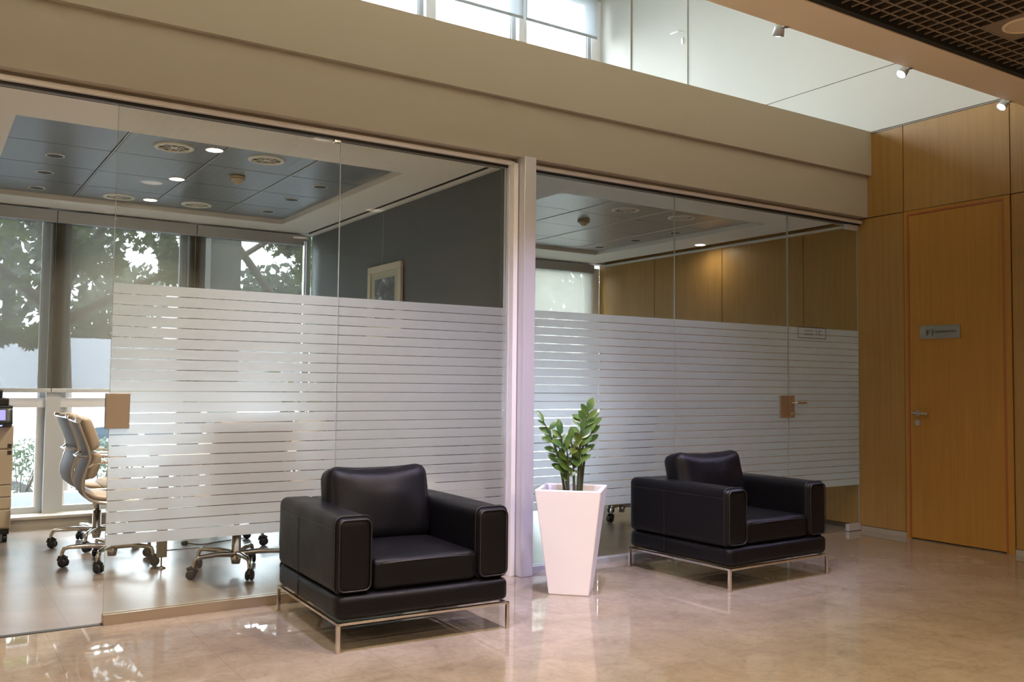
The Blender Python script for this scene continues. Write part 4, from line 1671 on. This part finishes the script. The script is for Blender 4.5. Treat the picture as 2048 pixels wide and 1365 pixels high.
vs = [(x, -wdt(z), z) for x, z in side] + [(x, wdt(z), z) for x, z in side]
fs = [tuple(range(n)), tuple(range(2 * n - 1, n - 1, -1))]
for i in range(n):
    j = (i + 1) % n
    fs.append((i, n + i, n + j, j))
b.add(vs, fs)
b.build('car_body', 'car', car, bevel=0.06)
b = MB()
for sgn in (-1, 1):
    pts = [(-0.82, 1.00), (-0.28, 1.33), (0.30, 1.37), (0.30, 1.00)]
    b.add([(x, sgn * (wdt(z) + 0.012), z) for x, z in pts], [(0, 1, 2, 3)])
    pts = [(0.38, 1.00), (0.38, 1.37), (0.92, 1.36), (1.42, 1.02)]
    b.add([(x, sgn * (wdt(z) + 0.012), z) for x, z in pts], [(0, 1, 2, 3)])
b.build('side_window', 'carglass', car)
for x in (-1.35, 1.35):
    for sgn in (-1, 1):
        w_ = MB()
        w_.cyl((x, sgn * 0.82, 0.31), 0.31, 0.2, 'Y', n=28)
        wo = w_.build('wheel', 'black', car)
        MB().cyl((x, sgn * 0.925, 0.31), 0.19, 0.02, 'Y', n=20).build('hubcap', 'winframe', wo)


def leaves(b, centers, count, size, star=False, seed=1, spread=1.0, flat=0.7):
    rnd = random.Random(seed)
    for _ in range(count):
        cx, cy, cz, rx, ry, rz = rnd.choice(centers)
        while True:
            u, v_, w = rnd.uniform(-1, 1), rnd.uniform(-1, 1), rnd.uniform(-1, 1)
            if u * u + v_ * v_ + w * w <= 1:
                break
        p = Vector((cx + u * rx, cy + v_ * ry, cz + w * rz))
        s = size * rnd.uniform(0.6, 1.25)
        rot = Matrix.Rotation(rnd.uniform(0, 6.28), 4, 'Z') @ Matrix.Rotation(rnd.uniform(0.3, 2.6), 4, 'X') @ Matrix.Rotation(rnd.uniform(0, 6.28), 4, 'Z')
        if star:
            vs = []
            for i in range(10):
                a = 2 * math.pi * i / 10
                rr_ = s * (0.55 if i % 2 == 0 else 0.26)
                vs.append((rr_ * math.cos(a), rr_ * math.sin(a), 0.03 * s * (i % 2)))
            fs = [tuple(range(10))]
        else:
            vs = [(-s / 2, 0, 0), (0, -s * 0.28, 0), (s / 2, 0, 0), (0, s * 0.28, 0)]
            fs = [(0, 1, 2, 3)]
        b.add(vs, fs, mtx=Matrix.Translation(p) @ rot)


def tree(name, base, trunk, limbs, clusters, count, size, label, star, seed, material, group='trees outside the windows'):
    r = empty(name, base)
    tag(r, label, 'tree', group)
    t = MB()
    t.tube(trunk[0], trunk[1], n=9)
    for pts, rad in limbs:
        t.tube(pts, rad, n=7)
    t.build('trunk', 'bark', r)
    l = MB()
    leaves(l, clusters, count, size, star, seed)
    o = l.build('crown', material, r)
    return r


rnd = random.Random(5)
# near plane tree overhanging the left bays
cl_ = [(-1.5, 0.2, 3.3, 1.1, 0.8, 0.8), (-0.6, 0.2, 3.7, 1.0, 0.8, 0.7), (-0.9, 0.0, 2.9, 0.9, 0.6, 0.6), (0.2, 0.0, 3.6, 0.8, 0.7, 0.45), (1.0, 0.0, 3.45, 0.7, 0.6, 0.35), (1.55, 0, 3.5, 0.5, 0.5, 0.4),
       (-1.8, -0.2, 2.5, 0.6, 0.5, 0.45), (-0.35, -0.9, 1.98, 0.22, 0.2, 0.12), (-0.75, -0.9, 2.0, 0.2, 0.2, 0.12), (1.3, 0.1, 3.0, 0.25, 0.3, 0.3), (0.3, 0, 3.0, 0.4, 0.3, 0.25)]
tree('plane_tree', (-5.4, 7.0, -0.3), ([(0, 0.4, 0), (0.05, 0.4, 1.2), (0, 0.4, 2.4), (0.1, 0.2, 3.6)], [0.16, 0.13, 0.11, 0.06]),
     [([(0, 0.4, 2.2), (0.8, 0.2, 2.7), (1.9, 0, 3.2)], [0.07, 0.045, 0.02]), ([(0, 0.4, 2.3), (-0.8, 0, 2.9), (-1.8, -0.3, 3.3)], [0.07, 0.045, 0.02]),
      ([(0.0, 0.4, 2.6), (0.4, 0, 3.4), (0.9, 0, 4.2)], [0.06, 0.04, 0.02])],
     cl_, 1900, 0.155, 'broad leaved tree hanging over the left room windows', True, 3, 'treeleaf')
# second tree with a bare slanting limb on the right bay
tree('plane_tree', (-1.0, 8.2, -0.8), ([(0, 0, 0), (-0.05, 0, 1.6), (-0.3, 0, 2.6)], [0.2, 0.16, 0.12]),
     [([(-0.25, 0, 2.3), (-1.2, 0, 2.9), (-2.1, 0, 4.1), (-2.4, 0, 5.0)], [0.10, 0.07, 0.05, 0.03]), ([(-0.3, 0, 2.6), (-1.3, 0, 4.3), (-2.0, 0, 3.8), (-2.8, 0, 3.2)], [0.09, 0.055, 0.04, 0.02]),
      ([(-0.25, 0, 2.5), (0.5, 0.1, 3.4), (1.3, 0, 4.4)], [0.09, 0.06, 0.03])],
     [(-1.15, 0.3, 4.35, 0.5, 0.6, 0.4), (0.3, 0.2, 4.4, 1.3, 0.9, 0.8), (-0.75, 0, 3.9, 0.5, 0.6, 0.45), (1.4, 0, 3.8, 1.0, 0.8, 0.8), (0.5, 0, 3.1, 1.2, 0.8, 0.5)],
     1600, 0.17, 'broad leaved tree with a slanting limb outside the right bay', True, 9, 'treeleaf')
# denser trees further out
k = 0
for x, y, h, s in ((-8.2, 20.6, 7.6, 1.2), (-5.4, 15.9, 6.9, 1.1), (-2.7, 21.5, 4.9, 0.75), (1.3, 18.6, 5.2, 0.95), (5.4, 17.0, 6.0, 1.1), (9.9, 18.0, 6.8, 1.25), (-11.6, 15.9, 7.0, 1.2), (14.9, 19, 6.6, 1.2)):
    rr_ = random.Random(20 + k)
    cl2 = [(rr_.uniform(-1.5, 1.5) * s, rr_.uniform(-1, 1), h * rr_.uniform(0.42, 0.92), 1.1 * s, 1.1, 0.9) for _ in range(9)]
    tree('leafy_tree', (x, y, -0.8), ([(0, 0, 0), (0.1, 0, h * 0.4), (0, 0, h * 0.8)], [0.2, 0.15, 0.07]),
         [([(0, 0, h * 0.4), (1.0 * s, 0, h * 0.7)], [0.09, 0.03]), ([(0, 0, h * 0.35), (-1.1 * s, 0, h * 0.65)], [0.09, 0.03])],
         cl2, 4200, 0.24, 'leafy tree of the far row, %s' % ['second from its left end', 'third from its left end', 'fourth from its left end', 'shortest one, fourth from its right end',
         'third from its right end', 'second from its right end', 'at its left end', 'at its right end'][k], False, 30 + k, 'farleaf')
    k += 1
# hedge right outside the glass
k = 0
for x in (-8.1, -7.38, -6.66, -5.94, -5.2, -3.3, -2.5, -1.7, -0.9, -0.1):
    r = empty('garden_bush', (x, 5.45, -0.12))
    tag(r, 'pale straggly garden bush outside, number %s along the window wall' % ['one', 'two', 'three', 'four', 'five', 'six', 'seven', 'eight', 'nine', 'ten'][k], 'bush', 'bushes outside the windows')
    t = MB()
    rr_ = random.Random(60 + k)
    for _ in range(9):
        a = rr_.uniform(0, 6.28)
        t.tube([(0, 0, 0), (0.12 * math.cos(a), 0.12 * math.sin(a), 0.3), (0.32 * math.cos(a), 0.25 * math.sin(a), rr_.uniform(0.5, 0.78))], [0.010, 0.007, 0.003], n=5)
    t.build('branches', 'bark', r)
    l = MB()
    leaves(l, [(0, 0, 0.38, 0.36, 0.3, 0.34), (0.1, 0, 0.55, 0.25, 0.2, 0.2)], 760, 0.045, False, 80 + k)
    l.build('foliage', 'hedgeleaf', r)
    k += 1
